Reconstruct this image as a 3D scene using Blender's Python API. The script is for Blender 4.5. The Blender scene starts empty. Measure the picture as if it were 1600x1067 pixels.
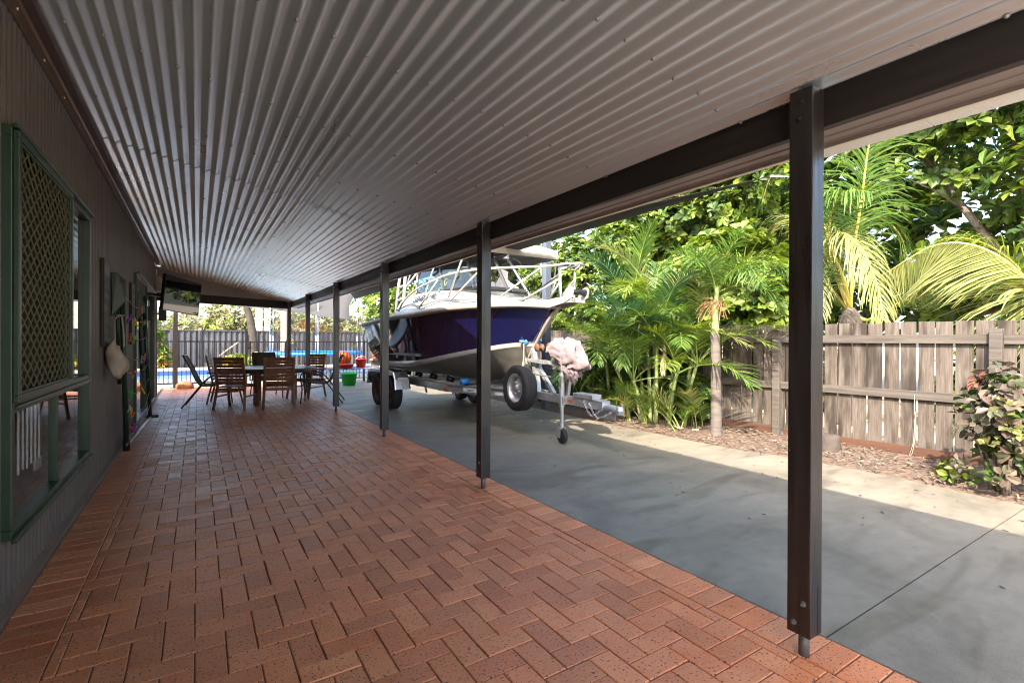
import bpy, bmesh, math, random
import numpy as np
from mathutils import Vector, Matrix, Euler, noise as mnoise
random.seed(7)
PI = math.pi
scene = bpy.context.scene
COL = scene.collection

# ------------------------------------------------------------------ camera model
F, YAW, PITCH, ROLL, H = 768.06, 0.5703, -0.00222, 0.00383, 1.32
fw = Vector((math.sin(YAW)*math.cos(PITCH), math.cos(YAW)*math.cos(PITCH), math.sin(PITCH)))
r0 = Vector((math.cos(YAW), -math.sin(YAW), 0)); u0 = r0.cross(fw)
cr = r0*math.cos(ROLL)+u0*math.sin(ROLL); cu = -r0*math.sin(ROLL)+u0*math.cos(ROLL)
CAM = Vector((0, 0, H))
def ray(x, y): return cr*((x-800)/F)-cu*((y-533.5)/F)+fw
def pX(x, y, X): d = ray(x, y); return CAM+d*(X/d.x)
def pY(x, y, Y): d = ray(x, y); return CAM+d*(Y/d.y)
def pZ(x, y, Z=0.0): d = ray(x, y); return CAM+d*((Z-H)/d.z)

# ------------------------------------------------------------------ mesh builder
class MB:
    def __init__(s): s.v = []; s.f = []; s.m = []
    def add(s, vs, fs, mi=0):
        b = len(s.v); s.v += [tuple(p) for p in vs]
        s.f += [tuple(i+b for i in f) for f in fs]; s.m += [mi]*len(fs); return s
    def box(s, a, b, mi=0, mat=None):
        x0, y0, z0 = a; x1, y1, z1 = b
        vs = [Vector(p) for p in ((x0,y0,z0),(x1,y0,z0),(x1,y1,z0),(x0,y1,z0),(x0,y0,z1),(x1,y0,z1),(x1,y1,z1),(x0,y1,z1))]
        if mat: vs = [mat@p for p in vs]
        return s.add(vs, [(3,2,1,0),(4,5,6,7),(0,1,5,4),(1,2,6,5),(2,3,7,6),(3,0,4,7)], mi)
    def beam(s, a, b, w, h, mi=0, up=(0,0,1)):
        a = Vector(a); b = Vector(b); d = b-a; L = d.length
        if L < 1e-6: return s
        d.normalize(); upv = Vector(up)
        if abs(d.dot(upv)) > .98: upv = Vector((0,1,0))
        x = d.cross(upv).normalized(); z = x.cross(d).normalized()
        M_ = Matrix(((x.x,d.x,z.x,a.x),(x.y,d.y,z.y,a.y),(x.z,d.z,z.z,a.z),(0,0,0,1)))
        return s.box((-w/2,0,-h/2),(w/2,L,h/2),mi,M_)
    def tube(s, pts, r, n=8, mi=0, cap=True):
        pts = [Vector(p) for p in pts]; rs = r if isinstance(r,(list,tuple)) else [r]*len(pts)
        b = len(s.v); k = len(pts); prev = None
        for i, p in enumerate(pts):
            t = (pts[min(i+1,k-1)]-pts[max(i-1,0)]).normalized()
            if prev is None:
                a = Vector((0,0,1)) if abs(t.z) < .9 else Vector((1,0,0))
                x = t.cross(a).normalized()
            else:
                x = (prev-t*prev.dot(t)).normalized()
            prev = x; y = t.cross(x)
            for j in range(n):
                an = 2*PI*j/n; s.v.append(tuple(p+(x*math.cos(an)+y*math.sin(an))*rs[i]))
        for i in range(k-1):
            for j in range(n):
                q = (b+i*n+j, b+i*n+(j+1)%n, b+(i+1)*n+(j+1)%n, b+(i+1)*n+j); s.f.append(q); s.m.append(mi)
        if cap:
            s.f.append(tuple(b+j for j in reversed(range(n)))); s.m.append(mi)
            s.f.append(tuple(b+(k-1)*n+j for j in range(n))); s.m.append(mi)
        return s
    def lathe(s, prof, c, axis=(0,0,1), n=20, mi=0, close=False):
        ax = Vector(axis).normalized(); a = Vector((1,0,0)) if abs(ax.x) < .9 else Vector((0,1,0))
        x = ax.cross(a).normalized(); y = ax.cross(x); c = Vector(c); b = len(s.v); k = len(prof)
        for (rr, h) in prof:
            for j in range(n):
                an = 2*PI*j/n; s.v.append(tuple(c+ax*h+(x*math.cos(an)+y*math.sin(an))*rr))
        rng = range(k) if close else range(k-1)
        for i in rng:
            i2 = (i+1) % k
            for j in range(n):
                s.f.append((b+i*n+j, b+i*n+(j+1)%n, b+i2*n+(j+1)%n, b+i2*n+j)); s.m.append(mi)
        return s
    def grid(s, rows, mi=0, flip=False):
        k = len(rows[0]); b = len(s.v)
        for r_ in rows: s.v += [tuple(p) for p in r_]
        for i in range(len(rows)-1):
            for j in range(k-1):
                q = (b+i*k+j, b+i*k+j+1, b+(i+1)*k+j+1, b+(i+1)*k+j)
                s.f.append(q[::-1] if flip else q); s.m.append(mi)
        return s
    def build(s, name, mats, parent=None, smooth=False, bevel=0, merge=False, solid=0, seg=2):
        off = Vector((0,0,0)); q = parent
        while q is not None: off += q.location; q = q.parent
        me = bpy.data.meshes.new(name)
        me.from_pydata([(p[0]-off.x, p[1]-off.y, p[2]-off.z) for p in s.v], [], s.f)
        mats = mats if isinstance(mats,(list,tuple)) else [mats]
        for m in mats: me.materials.append(m)
        me.polygons.foreach_set('material_index', s.m)
        if merge:
            bm = bmesh.new(); bm.from_mesh(me); bmesh.ops.remove_doubles(bm, verts=bm.verts, dist=2e-4)
            bmesh.ops.recalc_face_normals(bm, faces=bm.faces); bm.to_mesh(me); bm.free()
        if smooth: me.polygons.foreach_set('use_smooth', [True]*len(me.polygons))
        me.update()
        o = bpy.data.objects.new(name, me); COL.objects.link(o)
        if parent is not None: o.parent = parent
        if solid:
            md = o.modifiers.new('solid','SOLIDIFY'); md.thickness = solid; md.offset = 0
        if bevel:
            md = o.modifiers.new('bevel','BEVEL'); md.width = bevel; md.segments = seg; md.limit_method = 'ANGLE'
        return o
def tag(o, label=None, cat=None, group=None, kind=None):
    if label: o['label'] = label
    if cat: o['category'] = cat
    if group: o['group'] = group
    if kind: o['kind'] = kind
    return o
def thing(name, label, cat, loc=(0,0,0), group=None):
    o = bpy.data.objects.new(name, None); COL.objects.link(o); o.location = loc; o.empty_display_size = .1
    return tag(o, label, cat, group)
def copy_tree(o, parent=None):
    c = o.copy(); COL.objects.link(c); c.parent = parent
    for ch in list(o.children): copy_tree(ch, c)
    return c
def rnd(a, b): return random.uniform(a, b)
def spline(pts, n):
    pts = [Vector(p) for p in pts]; out = []
    for i in range(len(pts)-1):
        p0 = pts[max(i-1,0)]; p1 = pts[i]; p2 = pts[i+1]; p3 = pts[min(i+2,len(pts)-1)]
        for k in range(n):
            t = k/n
            out.append(.5*((2*p1)+(p2-p0)*t+(2*p0-5*p1+4*p2-p3)*t*t+(3*p1-p0-3*p2+p3)*t**3))
    out.append(pts[-1]); return out

# ------------------------------------------------------------------ materials
def nt(name):
    m = bpy.data.materials.new(name); m.use_nodes = True; n = m.node_tree; n.nodes.clear()
    out = n.nodes.new('ShaderNodeOutputMaterial'); return m, n, out
def N(n, t, **kw):
    x = n.nodes.new(t)
    for k, v in kw.items():
        if k in x.inputs: x.inputs[k].default_value = v
        else: setattr(x, k, v)
    return x
def ramp(n, fac, stops):
    r_ = n.nodes.new('ShaderNodeValToRGB'); e = r_.color_ramp.elements
    while len(e) < len(stops): e.new(.5)
    for i, (p, c) in enumerate(stops):
        e[i].position = p; e[i].color = (*c, 1) if len(c) == 3 else c
    n.links.new(fac, r_.inputs[0]); return r_.outputs[0]
def mix(n, fac, a, b, mode='MIX'):
    x = n.nodes.new('ShaderNodeMix'); x.data_type = 'RGBA'; x.blend_type = mode
    for k, v in ((0, fac), (6, a), (7, b)):
        if isinstance(v, (int, float)): x.inputs[k].default_value = v
        elif isinstance(v, (tuple, list)): x.inputs[k].default_value = (*v[:3], 1)
        else: n.links.new(v, x.inputs[k])
    return x.outputs[2]
def M(name, col, rough=.5, metal=0., spec=.5, col2=None, scale=4., stretch=(1,1,1), detail=4., lo=.35, hi=.65,
      island=0., bump=0., bscale=30., coat=0., rvar=0., spk=None, spks=120., spkt=.62, alpha=1., transl=0., sheen=0.):
    m, n, out = nt(name); L = n.links.new
    p = N(n, 'ShaderNodeBsdfPrincipled', Roughness=rough, Metallic=metal)
    p.inputs['Specular IOR Level'].default_value = spec; p.inputs['Coat Weight'].default_value = coat
    p.inputs['Coat Roughness'].default_value = .06; p.inputs['Sheen Weight'].default_value = sheen
    tc = N(n, 'ShaderNodeTexCoord'); mp = N(n, 'ShaderNodeMapping'); mp.inputs['Scale'].default_value = stretch
    geo = N(n, 'ShaderNodeNewGeometry')
    L(tc.outputs['Object'], mp.inputs[0])
    if island:
        ad = N(n, 'ShaderNodeVectorMath', operation='MULTIPLY_ADD'); cmb = N(n, 'ShaderNodeCombineXYZ')
        for k in range(3): L(geo.outputs['Random Per Island'], cmb.inputs[k])
        ad.inputs[1].default_value = (37, 53, 71); L(cmb.outputs[0], ad.inputs[0]); L(tc.outputs['Object'], ad.inputs[2]); L(ad.outputs[0], mp.inputs[0])
    ns = N(n, 'ShaderNodeTexNoise', Scale=scale, Detail=detail); L(mp.outputs[0], ns.inputs['Vector'])
    c = ramp(n, ns.outputs['Fac'], [(lo, col), (hi, col2 or col)])
    if spk:
        n2 = N(n, 'ShaderNodeTexNoise', Scale=spks, Detail=1.); L(tc.outputs['Object'], n2.inputs['Vector'])
        f = ramp(n, n2.outputs['Fac'], [(spkt, (0,0,0)), (spkt+.05, (1,1,1))]); c = mix(n, f, c, spk)
    if island:
        hs = N(n, 'ShaderNodeHueSaturation'); mr = N(n, 'ShaderNodeMapRange'); mr.inputs[3].default_value = 1-island; mr.inputs[4].default_value = 1+island
        L(geo.outputs['Random Per Island'], mr.inputs[0]); L(mr.outputs[0], hs.inputs['Value']); L(c, hs.inputs['Color']); c = hs.outputs[0]
    L(c, p.inputs['Base Color'])
    if rvar:
        mr2 = N(n, 'ShaderNodeMapRange'); mr2.inputs[1].default_value = .3; mr2.inputs[2].default_value = .7
        mr2.inputs[3].default_value = max(.02, rough-rvar); mr2.inputs[4].default_value = min(1, rough+rvar); L(ns.outputs['Fac'], mr2.inputs[0]); L(mr2.outputs[0], p.inputs['Roughness'])
    if bump:
        n3 = N(n, 'ShaderNodeTexNoise', Scale=bscale, Detail=5.); L(mp.outputs[0], n3.inputs['Vector'])
        b = N(n, 'ShaderNodeBump', Strength=bump, Distance=.01); L(n3.outputs['Fac'], b.inputs['Height']); L(b.outputs[0], p.inputs['Normal'])
    sh = p.outputs[0]
    if transl:
        tr = N(n, 'ShaderNodeBsdfTranslucent'); hs2 = N(n, 'ShaderNodeHueSaturation', Saturation=1.1, Value=1.4, Hue=.485); L(c, hs2.inputs['Color']); L(hs2.outputs[0], tr.inputs[0])
        ms = N(n, 'ShaderNodeMixShader', Fac=transl); L(sh, ms.inputs[1]); L(tr.outputs[0], ms.inputs[2]); sh = ms.outputs[0]
    if alpha < 1:
        ts = N(n, 'ShaderNodeBsdfTransparent'); ms = N(n, 'ShaderNodeMixShader', Fac=alpha); L(ts.outputs[0], ms.inputs[1]); L(sh, ms.inputs[2]); sh = ms.outputs[0]
    L(sh, out.inputs[0]); return m
def glass(name, tint=(.9,.95,.95), ior=1.5, rough=.0, wav=0., base=0.):
    m, n, out = nt(name); L = n.links.new
    lw = N(n, 'ShaderNodeLayerWeight', Blend=.5); g = N(n, 'ShaderNodeBsdfGlossy', Roughness=rough); t = N(n, 'ShaderNodeBsdfTransparent'); t.inputs[0].default_value = (*tint, 1)
    ms = N(n, 'ShaderNodeMixShader'); r0_ = ((ior-1)/(ior+1))**2+base      # Schlick reflectance, the same from both sides of the sheet
    pw = N(n, 'ShaderNodeMath', operation='POWER'); pw.inputs[1].default_value = 5; L(lw.outputs['Facing'], pw.inputs[0])
    ma = N(n, 'ShaderNodeMath', operation='MULTIPLY_ADD', use_clamp=True); ma.inputs[1].default_value = 1-r0_; ma.inputs[2].default_value = r0_; L(pw.outputs[0], ma.inputs[0]); fac = ma.outputs[0]
    L(fac, ms.inputs[0]); L(t.outputs[0], ms.inputs[1]); L(g.outputs[0], ms.inputs[2])
    if wav:
        tc = N(n, 'ShaderNodeTexCoord'); ns = N(n, 'ShaderNodeTexNoise', Scale=3.); L(tc.outputs['Object'], ns.inputs['Vector'])
        b = N(n, 'ShaderNodeBump', Strength=wav, Distance=.02); L(ns.outputs['Fac'], b.inputs['Height']); L(b.outputs[0], g.inputs['Normal']); L(b.outputs[0], lw.inputs['Normal'])
    L(ms.outputs[0], out.inputs[0]); return m

m_brick = M('brick', (.60,.185,.072), rough=.42, col2=(.70,.275,.125), scale=2.2, spec=.45, island=.15, bump=.35, bscale=60, spk=(.06,.03,.025), spks=95, spkt=.63, rvar=.12)
m_sand = M('joint_sand', (.10,.05,.033), rough=.95, col2=(.17,.09,.06), scale=30)
m_roof = M('zinc_sheet', (.74,.83,.88), rough=.31, metal=.74, col2=(.79,.87,.91), scale=2.2, stretch=(1,.3,1), rvar=.04)
m_screw = M('screw_steel', (.30,.30,.30), rough=.5, metal=.4)
m_clad = M('brown_cladding', (.125,.112,.104), rough=.4, col2=(.15,.134,.124), scale=1.5, spec=.4, bump=.03, bscale=40)
m_flash = M('brown_flashing', (.13,.085,.068), rough=.38, col2=(.17,.12,.10), scale=2, spec=.5)
m_kick = M('dusty_trim', (.16,.11,.08), rough=.8, col2=(.10,.08,.07), scale=6)
m_paint = M('dark_brown_paint', (.014,.010,.010), rough=.36, col2=(.020,.015,.014), scale=5, stretch=(6,6,.6), spec=.55, bump=.16, bscale=14, coat=.15, rvar=.14, spk=(.12,.105,.095), spks=55, spkt=.79)
m_beam = M('dark_brown_timber', (.014,.010,.009), rough=.5, col2=(.022,.015,.012), scale=3, stretch=(6,.3,6), spec=.45, bump=.16, bscale=12, rvar=.12, spk=(.2,.17,.15), spks=45, spkt=.79)
m_galv = M('galvanised', (.42,.43,.44), rough=.42, metal=.7, col2=(.55,.56,.57), scale=12, rvar=.1, bump=.05)
m_pin = M('dull_galvanised', (.13,.13,.135), rough=.6, metal=.3, col2=(.09,.085,.08), scale=20)
m_gutter = M('gutter_brown', (.19,.148,.13), rough=.35, col2=(.23,.18,.16), scale=2, spec=.5)
m_cream = M('cream_steel', (.62,.56,.46), rough=.45)
m_fibro = M('fibre_cement', (.64,.62,.59), rough=.8, col2=(.72,.70,.67), scale=160, detail=2, bump=.5, bscale=160)
m_gable = M('gable_board', (.33,.28,.265), rough=.6, col2=(.38,.33,.31), scale=2)
m_green = M('green_frame', (.015,.038,.017), rough=.35, col2=(.021,.050,.024), scale=8, spec=.5)
m_greent = M('green_tube', (.02,.045,.03), rough=.35, spec=.5)
m_screenm = M('grille_olive', (.15,.145,.075), rough=.5)
m_glass = glass('window_glass', (.85,.9,.88), 1.5, base=.06)
m_blind = M('white_blind', (.86,.85,.86), rough=.7, island=.04, transl=.2)
m_gblind = M('green_blind', (.14,.16,.09), rough=.8, col2=(.19,.2,.12), scale=10, stretch=(1,1,14))
m_room = M('interior_paint', (.45,.42,.40), rough=.9)
m_black = M('black_metal', (.012,.012,.013), rough=.35, spec=.5)
m_conc = None
m_mulch = M('mulch_soil', (.075,.05,.036), rough=1, col2=(.16,.11,.08), scale=25, bump=1, bscale=60)
m_chip = M('bark_chip', (.10,.066,.048), rough=.95, island=.75, col2=(.21,.155,.115), scale=3)
m_dirt = M('dry_ground', (.40,.33,.25), rough=1, col2=(.48,.41,.31), scale=2)
m_alu = M('aluminium', (.60,.60,.61), rough=.3, metal=.85, col2=(.7,.7,.71), scale=6, rvar=.08)
m_hullalu = M('hull_bottom', (.19,.178,.152), rough=.4, metal=.3, col2=(.26,.245,.215), scale=5, rvar=.1)
m_navy = M('purple_gelcoat', (.007,.0065,.048), rough=.05, col2=(.009,.009,.060), scale=2, spec=.6, coat=1., bump=.015, bscale=2.5)
m_white = M('white_gelcoat', (.37,.36,.335), rough=.24, col2=(.33,.32,.30), scale=4, spec=.5, coat=.3)
m_gunw = M('rubbing_strip', (.25,.215,.175), rough=.4, col2=(.30,.265,.225), scale=5)
m_grey = M('grey_decal', (.13,.13,.135), rough=.4)
m_wsf = M('dark_frame', (.045,.045,.05), rough=.4)
m_rail = M('white_rail', (.37,.36,.34), rough=.3, spec=.5)
m_canvas = M('beige_canvas', (.30,.275,.24), rough=.9, col2=(.35,.32,.285), scale=6, bump=.2, bscale=40)
m_clear = glass('clear_curtain', (.52,.53,.54), 1.45, wav=.25, base=.08)
m_bglass = glass('blue_window', (.25,.42,.72), 1.5, base=.1)
m_tyre = M('tyre_rubber', (.018,.018,.019), rough=.75, bump=.15, bscale=80)
m_rim = M('steel_rim', (.52,.52,.54), rough=.38, metal=.7)
m_blue = M('blue_plastic', (.02,.22,.62), rough=.4)
m_cloth = M('mauve_cloth', (.165,.115,.125), rough=.95, col2=(.21,.155,.165), scale=4, bump=.3, bscale=35, sheen=.3)
m_rust = M('rusty_steel', (.15,.07,.035), rough=.8, col2=(.08,.045,.03), scale=14)
m_red = M('red_plastic', (.50,.015,.02), rough=.35)
m_greenp = M('green_plastic', (.01,.38,.035), rough=.4)
m_orange = M('orange_plastic', (.55,.09,.01), rough=.5)
m_yellow = M('yellow_plastic', (.75,.5,.02), rough=.5)
m_whitep = M('white_plastic', (.75,.75,.73), rough=.4)
m_cord = M('cream_cord', (.4,.36,.28), rough=.8)
m_wood = M('stained_timber', (.17,.062,.026), rough=.42, col2=(.26,.115,.055), scale=5, stretch=(5,5,1), island=.18, spec=.5)
m_tabletop = M('weathered_table', (.24,.22,.215), rough=.35, col2=(.31,.29,.285), scale=5, stretch=(1,8,1))
m_sling = M('brown_mesh_fabric', (.10,.075,.055), rough=.8, col2=(.14,.105,.08), scale=60)
m_slingm = M('bronze_tube', (.035,.025,.02), rough=.35, metal=.3)
m_tan = M('tan_fabric', (.40,.32,.255), rough=.9, col2=(.50,.41,.34), scale=5, bump=.2)
m_sail = M('charcoal_shadecloth', (.035,.035,.033), rough=.9, transl=.12)
m_sailg = M('grey_shadecloth', (.05,.05,.054), rough=.9, transl=.06)
m_water = None
m_farfence = M('charcoal_colorbond', (.045,.047,.055), rough=.5, col2=(.058,.060,.07), scale=2)
m_coping = M('pool_coping', (.46,.39,.29), rough=.8, col2=(.40,.33,.25), scale=6)
m_tile = M('blue_tile', (.03,.07,.22), rough=.25, island=0.)
m_poolin = M('pool_plaster', (.50,.62,.72), rough=.7)
m_palmtrunk = M('palm_trunk', (.15,.125,.11), rough=.9, col2=(.095,.08,.072), scale=3, stretch=(1,1,9), bump=.6, bscale=12)
m_bark = M('tree_bark', (.11,.085,.065), rough=.95, col2=(.18,.145,.115), scale=8, stretch=(3,3,.6), bump=.8, bscale=14)
m_cane = M('palm_cane', (.17,.24,.07), rough=.5, col2=(.30,.33,.15), scale=5, stretch=(1,1,6))
m_rach = M('frond_stalk', (.42,.34,.07), rough=.5)
m_rachg = M('green_stalk', (.22,.30,.06), rough=.5)
def leafmat(name, c1, c2, isl=.45, rough=.5, tr=.34):
    return M(name, c1, rough=rough, col2=c2, scale=.9, detail=2, lo=.4, hi=.6, island=isl, transl=tr, spec=.45)
m_leafA = leafmat('broad_leaf', (.06,.12,.014), (.14,.19,.026))
m_leafB = leafmat('dark_leaf', (.030,.070,.014), (.07,.12,.022))
m_leafY = leafmat('lime_leaf', (.115,.185,.022), (.19,.25,.04), isl=.35)
m_leafR = leafmat('aged_leaf', (.30,.10,.02), (.42,.22,.03), isl=.35)
m_leafO = leafmat('olive_leaf', (.20,.20,.09), (.31,.29,.15), isl=.4, tr=.3)
m_frondG = leafmat('palm_leaflet', (.055,.125,.02), (.115,.19,.03), isl=.35, tr=.3)
m_frondB = leafmat('blue_leaflet', (.035,.095,.04), (.06,.14,.055), isl=.3, tr=.3)
m_frondY = leafmat('yellowing_leaflet', (.19,.225,.065), (.29,.29,.11), isl=.35, tr=.35)
m_frondD = leafmat('dry_leaflet', (.30,.24,.16), (.42,.35,.25), isl=.3, tr=.2)
m_cop = leafmat('copper_leaf', (.05,.058,.03), (.115,.075,.06), isl=.5, tr=.15)
m_cop2 = leafmat('copper_leaf_pink', (.17,.055,.045), (.24,.11,.075), isl=.4, tr=.25)
m_cop3 = leafmat('copper_leaf_lime', (.12,.135,.04), (.19,.18,.07), isl=.35, tr=.25)
m_dryfib = M('dry_fibre', (.33,.17,.08), rough=.95, island=.3)

def mk_concrete():
    m, n, out = nt('driveway_concrete'); L = n.links.new
    p = N(n, 'ShaderNodeBsdfPrincipled', Roughness=.55); tc = N(n, 'ShaderNodeTexCoord')
    a = N(n, 'ShaderNodeTexNoise', Scale=.9, Detail=8., Roughness=.62, Distortion=.6); L(tc.outputs['Object'], a.inputs['Vector'])
    b = N(n, 'ShaderNodeTexNoise', Scale=9., Detail=6., Roughness=.7); L(tc.outputs['Object'], b.inputs['Vector'])
    mp = N(n, 'ShaderNodeMapping'); mp.inputs['Scale'].default_value = (.5, 2.2, 1); L(tc.outputs['Object'], mp.inputs[0])
    d = N(n, 'ShaderNodeTexNoise', Scale=1.6, Detail=7., Roughness=.6, Distortion=1.); L(mp.outputs[0], d.inputs['Vector'])
    c = ramp(n, a.outputs['Fac'], [(.33, (.16,.141,.113)), (.5, (.225,.199,.157)), (.68, (.262,.233,.187))])
    c2 = ramp(n, d.outputs['Fac'], [(.34, (.70,.71,.72)), (.46, (1,1,1)), (.72, (1.0,.98,.92))])
    c = mix(n, .85, c, c2, 'MULTIPLY')
    c3 = ramp(n, b.outputs['Fac'], [(.3, (.74,.74,.74)), (.55, (1,1,1))]); c = mix(n, .8, c, c3, 'MULTIPLY')
    e_ = N(n, 'ShaderNodeTexNoise', Scale=170., Detail=2.); L(tc.outputs['Object'], e_.inputs['Vector']); c4 = ramp(n, e_.outputs['Fac'], [(.34, (.70,.70,.70)), (.48, (1,1,1)), (.68, (1.1,1.1,1.1))]); c = mix(n, .8, c, c4, 'MULTIPLY')
    L(c, p.inputs['Base Color'])
    rr = N(n, 'ShaderNodeMapRange'); rr.inputs[1].default_value = .35; rr.inputs[2].default_value = .65; rr.inputs[3].default_value = .34; rr.inputs[4].default_value = .62
    L(d.outputs['Fac'], rr.inputs[0]); L(rr.outputs[0], p.inputs['Roughness'])
    bp = N(n, 'ShaderNodeBump', Strength=.12, Distance=.01); L(b.outputs['Fac'], bp.inputs['Height']); L(bp.outputs[0], p.inputs['Normal'])
    L(p.outputs[0], out.inputs[0]); return m
m_conc = mk_concrete()
m_slab = M('bounce_concrete', (.50,.475,.43), rough=.8, col2=(.60,.575,.53), scale=2, bump=.2, bscale=40)  # kept pale and neutral to reflect light up under the roof
def mk_fence():
    m, n, out = nt('weathered_paling'); L = n.links.new
    p = N(n, 'ShaderNodeBsdfPrincipled', Roughness=.9); tc = N(n, 'ShaderNodeTexCoord'); geo = N(n, 'ShaderNodeNewGeometry')
    cmb = N(n, 'ShaderNodeCombineXYZ'); ad = N(n, 'ShaderNodeVectorMath', operation='MULTIPLY_ADD')
    for k in range(3): L(geo.outputs['Random Per Island'], cmb.inputs[k])
    ad.inputs[1].default_value = (37, 53, 11); L(cmb.outputs[0], ad.inputs[0]); L(tc.outputs['Object'], ad.inputs[2])
    mp = N(n, 'ShaderNodeMapping'); mp.inputs['Scale'].default_value = (14, 14, 1.0); L(ad.outputs[0], mp.inputs[0])
    mp2 = N(n, 'ShaderNodeMapping'); mp2.inputs['Scale'].default_value = (7, 7, 1.5); L(ad.outputs[0], mp2.inputs[0])
    g = N(n, 'ShaderNodeTexNoise', Scale=3., Detail=8., Roughness=.7, Distortion=.8); L(mp.outputs[0], g.inputs['Vector'])
    s = N(n, 'ShaderNodeTexNoise', Scale=1., Detail=3., Roughness=.5); L(mp2.outputs[0], s.inputs['Vector'])
    c = ramp(n, g.outputs['Fac'], [(.3, (.045,.032,.023)), (.5, (.088,.070,.056)), (.7, (.125,.112,.10))])
    st = ramp(n, s.outputs['Fac'], [(.38, (.22,.19,.17)), (.54, (.92,.92,.92)), (.7, (1.1,1.1,1.15))])
    c = mix(n, .9, c, st, 'MULTIPLY')
    hs = N(n, 'ShaderNodeHueSaturation'); mr = N(n, 'ShaderNodeMapRange'); mr.inputs[3].default_value = .78; mr.inputs[4].default_value = 1.2
    L(geo.outputs['Random Per Island'], mr.inputs[0]); L(mr.outputs[0], hs.inputs['Value']); L(c, hs.inputs['Color'])
    L(hs.outputs[0], p.inputs['Base Color'])
    b = N(n, 'ShaderNodeBump', Strength=.5, Distance=.006); L(g.outputs['Fac'], b.inputs['Height']); L(b.outputs[0], p.inputs['Normal'])
    L(p.outputs[0], out.inputs[0]); return m
m_fence = mk_fence()
m_rails = M('fence_rail', (.065,.052,.042), rough=.9, col2=(.11,.096,.082), scale=3, stretch=(10,.6,10), island=.12, bump=.4, bscale=20)
m_rustwood = M('reddish_board', (.095,.042,.024), rough=.9, col2=(.06,.032,.021), scale=3, stretch=(8,.6,8), bump=.3)
def mk_water():
    m, n, out = nt('pool_water'); L = n.links.new
    p = N(n, 'ShaderNodeBsdfPrincipled', Roughness=.03); p.inputs['Base Color'].default_value = (.26,.36,.42,1); p.inputs['IOR'].default_value = 1.33
    tc = N(n, 'ShaderNodeTexCoord'); a = N(n, 'ShaderNodeTexNoise', Scale=4., Detail=3.); L(tc.outputs['Object'], a.inputs['Vector'])
    b = N(n, 'ShaderNodeBump', Strength=.25, Distance=.03); L(a.outputs['Fac'], b.inputs['Height']); L(b.outputs[0], p.inputs['Normal'])
    L(p.outputs[0], out.inputs[0]); return m
m_water = mk_water()
m_tv = M('screen_glass', (.008,.008,.010), rough=.02, spec=.5, coat=.3)
# ================================================================== SETTING
XW = -.75; XL = -.509; XI = 2.13; XE = 2.38; XP = 2.162; YP0 = 1.077; PS = 2.763; ZB = 2.2186
Y0, Y1 = .35, 16.3
def brick(mb, x0, x1, y0, y1):
    if x1-x0 < .012 or y1-y0 < .012: return
    g = .0019+rnd(0,.0009); dx, dy = rnd(-.0008,.0008), rnd(-.0008,.0008)
    x0 += g+dx; x1 -= g-dx; y0 += g+dy; y1 -= g-dy; b = .0032; zt = rnd(-.0018,.0016); tx, ty = rnd(-.006,.006), rnd(-.006,.006)
    xc, yc = (x0+x1)/2, (y0+y1)/2
    def z(x, y): return zt+(x-xc)*tx+(y-yc)*ty
    top = [(x0+b,y0+b),(x1-b,y0+b),(x1-b,y1-b),(x0+b,y1-b)]; mid = [(x0,y0),(x1,y0),(x1,y1),(x0,y1)]
    vs = [(x,y,z(x,y)) for x, y in top]+[(x,y,z(x,y)-.0028) for x, y in mid]+[(x,y,-.03) for x, y in mid]
    fs = [(0,1,2,3)]
    for i in range(4):
        j = (i+1) % 4; fs += [(4+i,4+j,j,i),(8+i,8+j,4+j,4+i)]
    mb.add(vs, fs)
mb = MB(); W = .115; gx, gy = .57, 1.775
for j in range(int((Y0-gy)/W)-2, int((Y1-gy)/W)+2):
    for i in range(-12, 16):
        d = (i-j) % 4
        if d == 0: a = (gx+i*W, gx+(i+2)*W, gy+j*W, gy+(j+1)*W)
        elif d == 3: a = (gx+i*W, gx+(i+1)*W, gy+j*W, gy+(j+2)*W)
        else: continue
        brick(mb, max(a[0],XL), min(a[1],XI), max(a[2],Y0), min(a[3],Y1))
y = Y0; k = 0
while y < Y1-.05:
    brick(mb, XL-.232, XL, y, y+.115); brick(mb, XI+.004, XI+.236, y+.02, y+.135); y += .1152
tag(mb.build('brick_paving', m_brick), kind='structure')
mb = MB(); mb.box((XW-.05,Y0,-.06),(XE,Y1,-.0052)); tag(mb.build('paving_bed', m_sand), kind='structure')
mb = MB(); mb.box((-7.6,-9,-.09),(XE-.004,Y0-.006,-.004)); tag(mb.build('bounce_slab', m_slab), kind='structure')  # unseen slab added behind the view to bounce light under the verandah

edge = spline([(5.62,-6,0),(5.64,-1,0),(5.68,1.1,0),(5.78,2.2,0),(5.72,3.1,0),(5.57,3.9,0),(5.55,5.5,0),(5.6,9,0),(5.7,17.5,0)], 10)
def slab(mb, ya, yb):
    def xr(y):
        for a, b in zip(edge, edge[1:]):
            if a.y <= y <= b.y: return a.x+(b.x-a.x)*(y-a.y)/max(1e-6,b.y-a.y)
        return 5.6
    n = 40; ys = [ya+(yb-ya)*i/n for i in range(n+1)]; zt = -.006
    xl = [XE if Y0 <= y <= Y1 else XE for y in ys]
    mb.grid([[(x, y, -.09), (x, y, zt-.004), (x+.004, y, zt), (xr(y)-.004, y, zt), (xr(y), y, zt-.004), (xr(y), y, -.09)] for x, y in zip(xl, ys)], flip=True)
    for y in (ya, yb):
        mb.add([(XE,y,-.09),(XE,y,zt-.001),(xr(y),y,zt-.001),(xr(y),y,-.09)], [(0,1,2,3)])
mb = MB(); slab(mb, -6, 1.086); slab(mb, 1.094, 9.6); slab(mb, 9.608, 17.4)
tag(mb.build('driveway', m_conc, merge=True), kind='structure')
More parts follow.
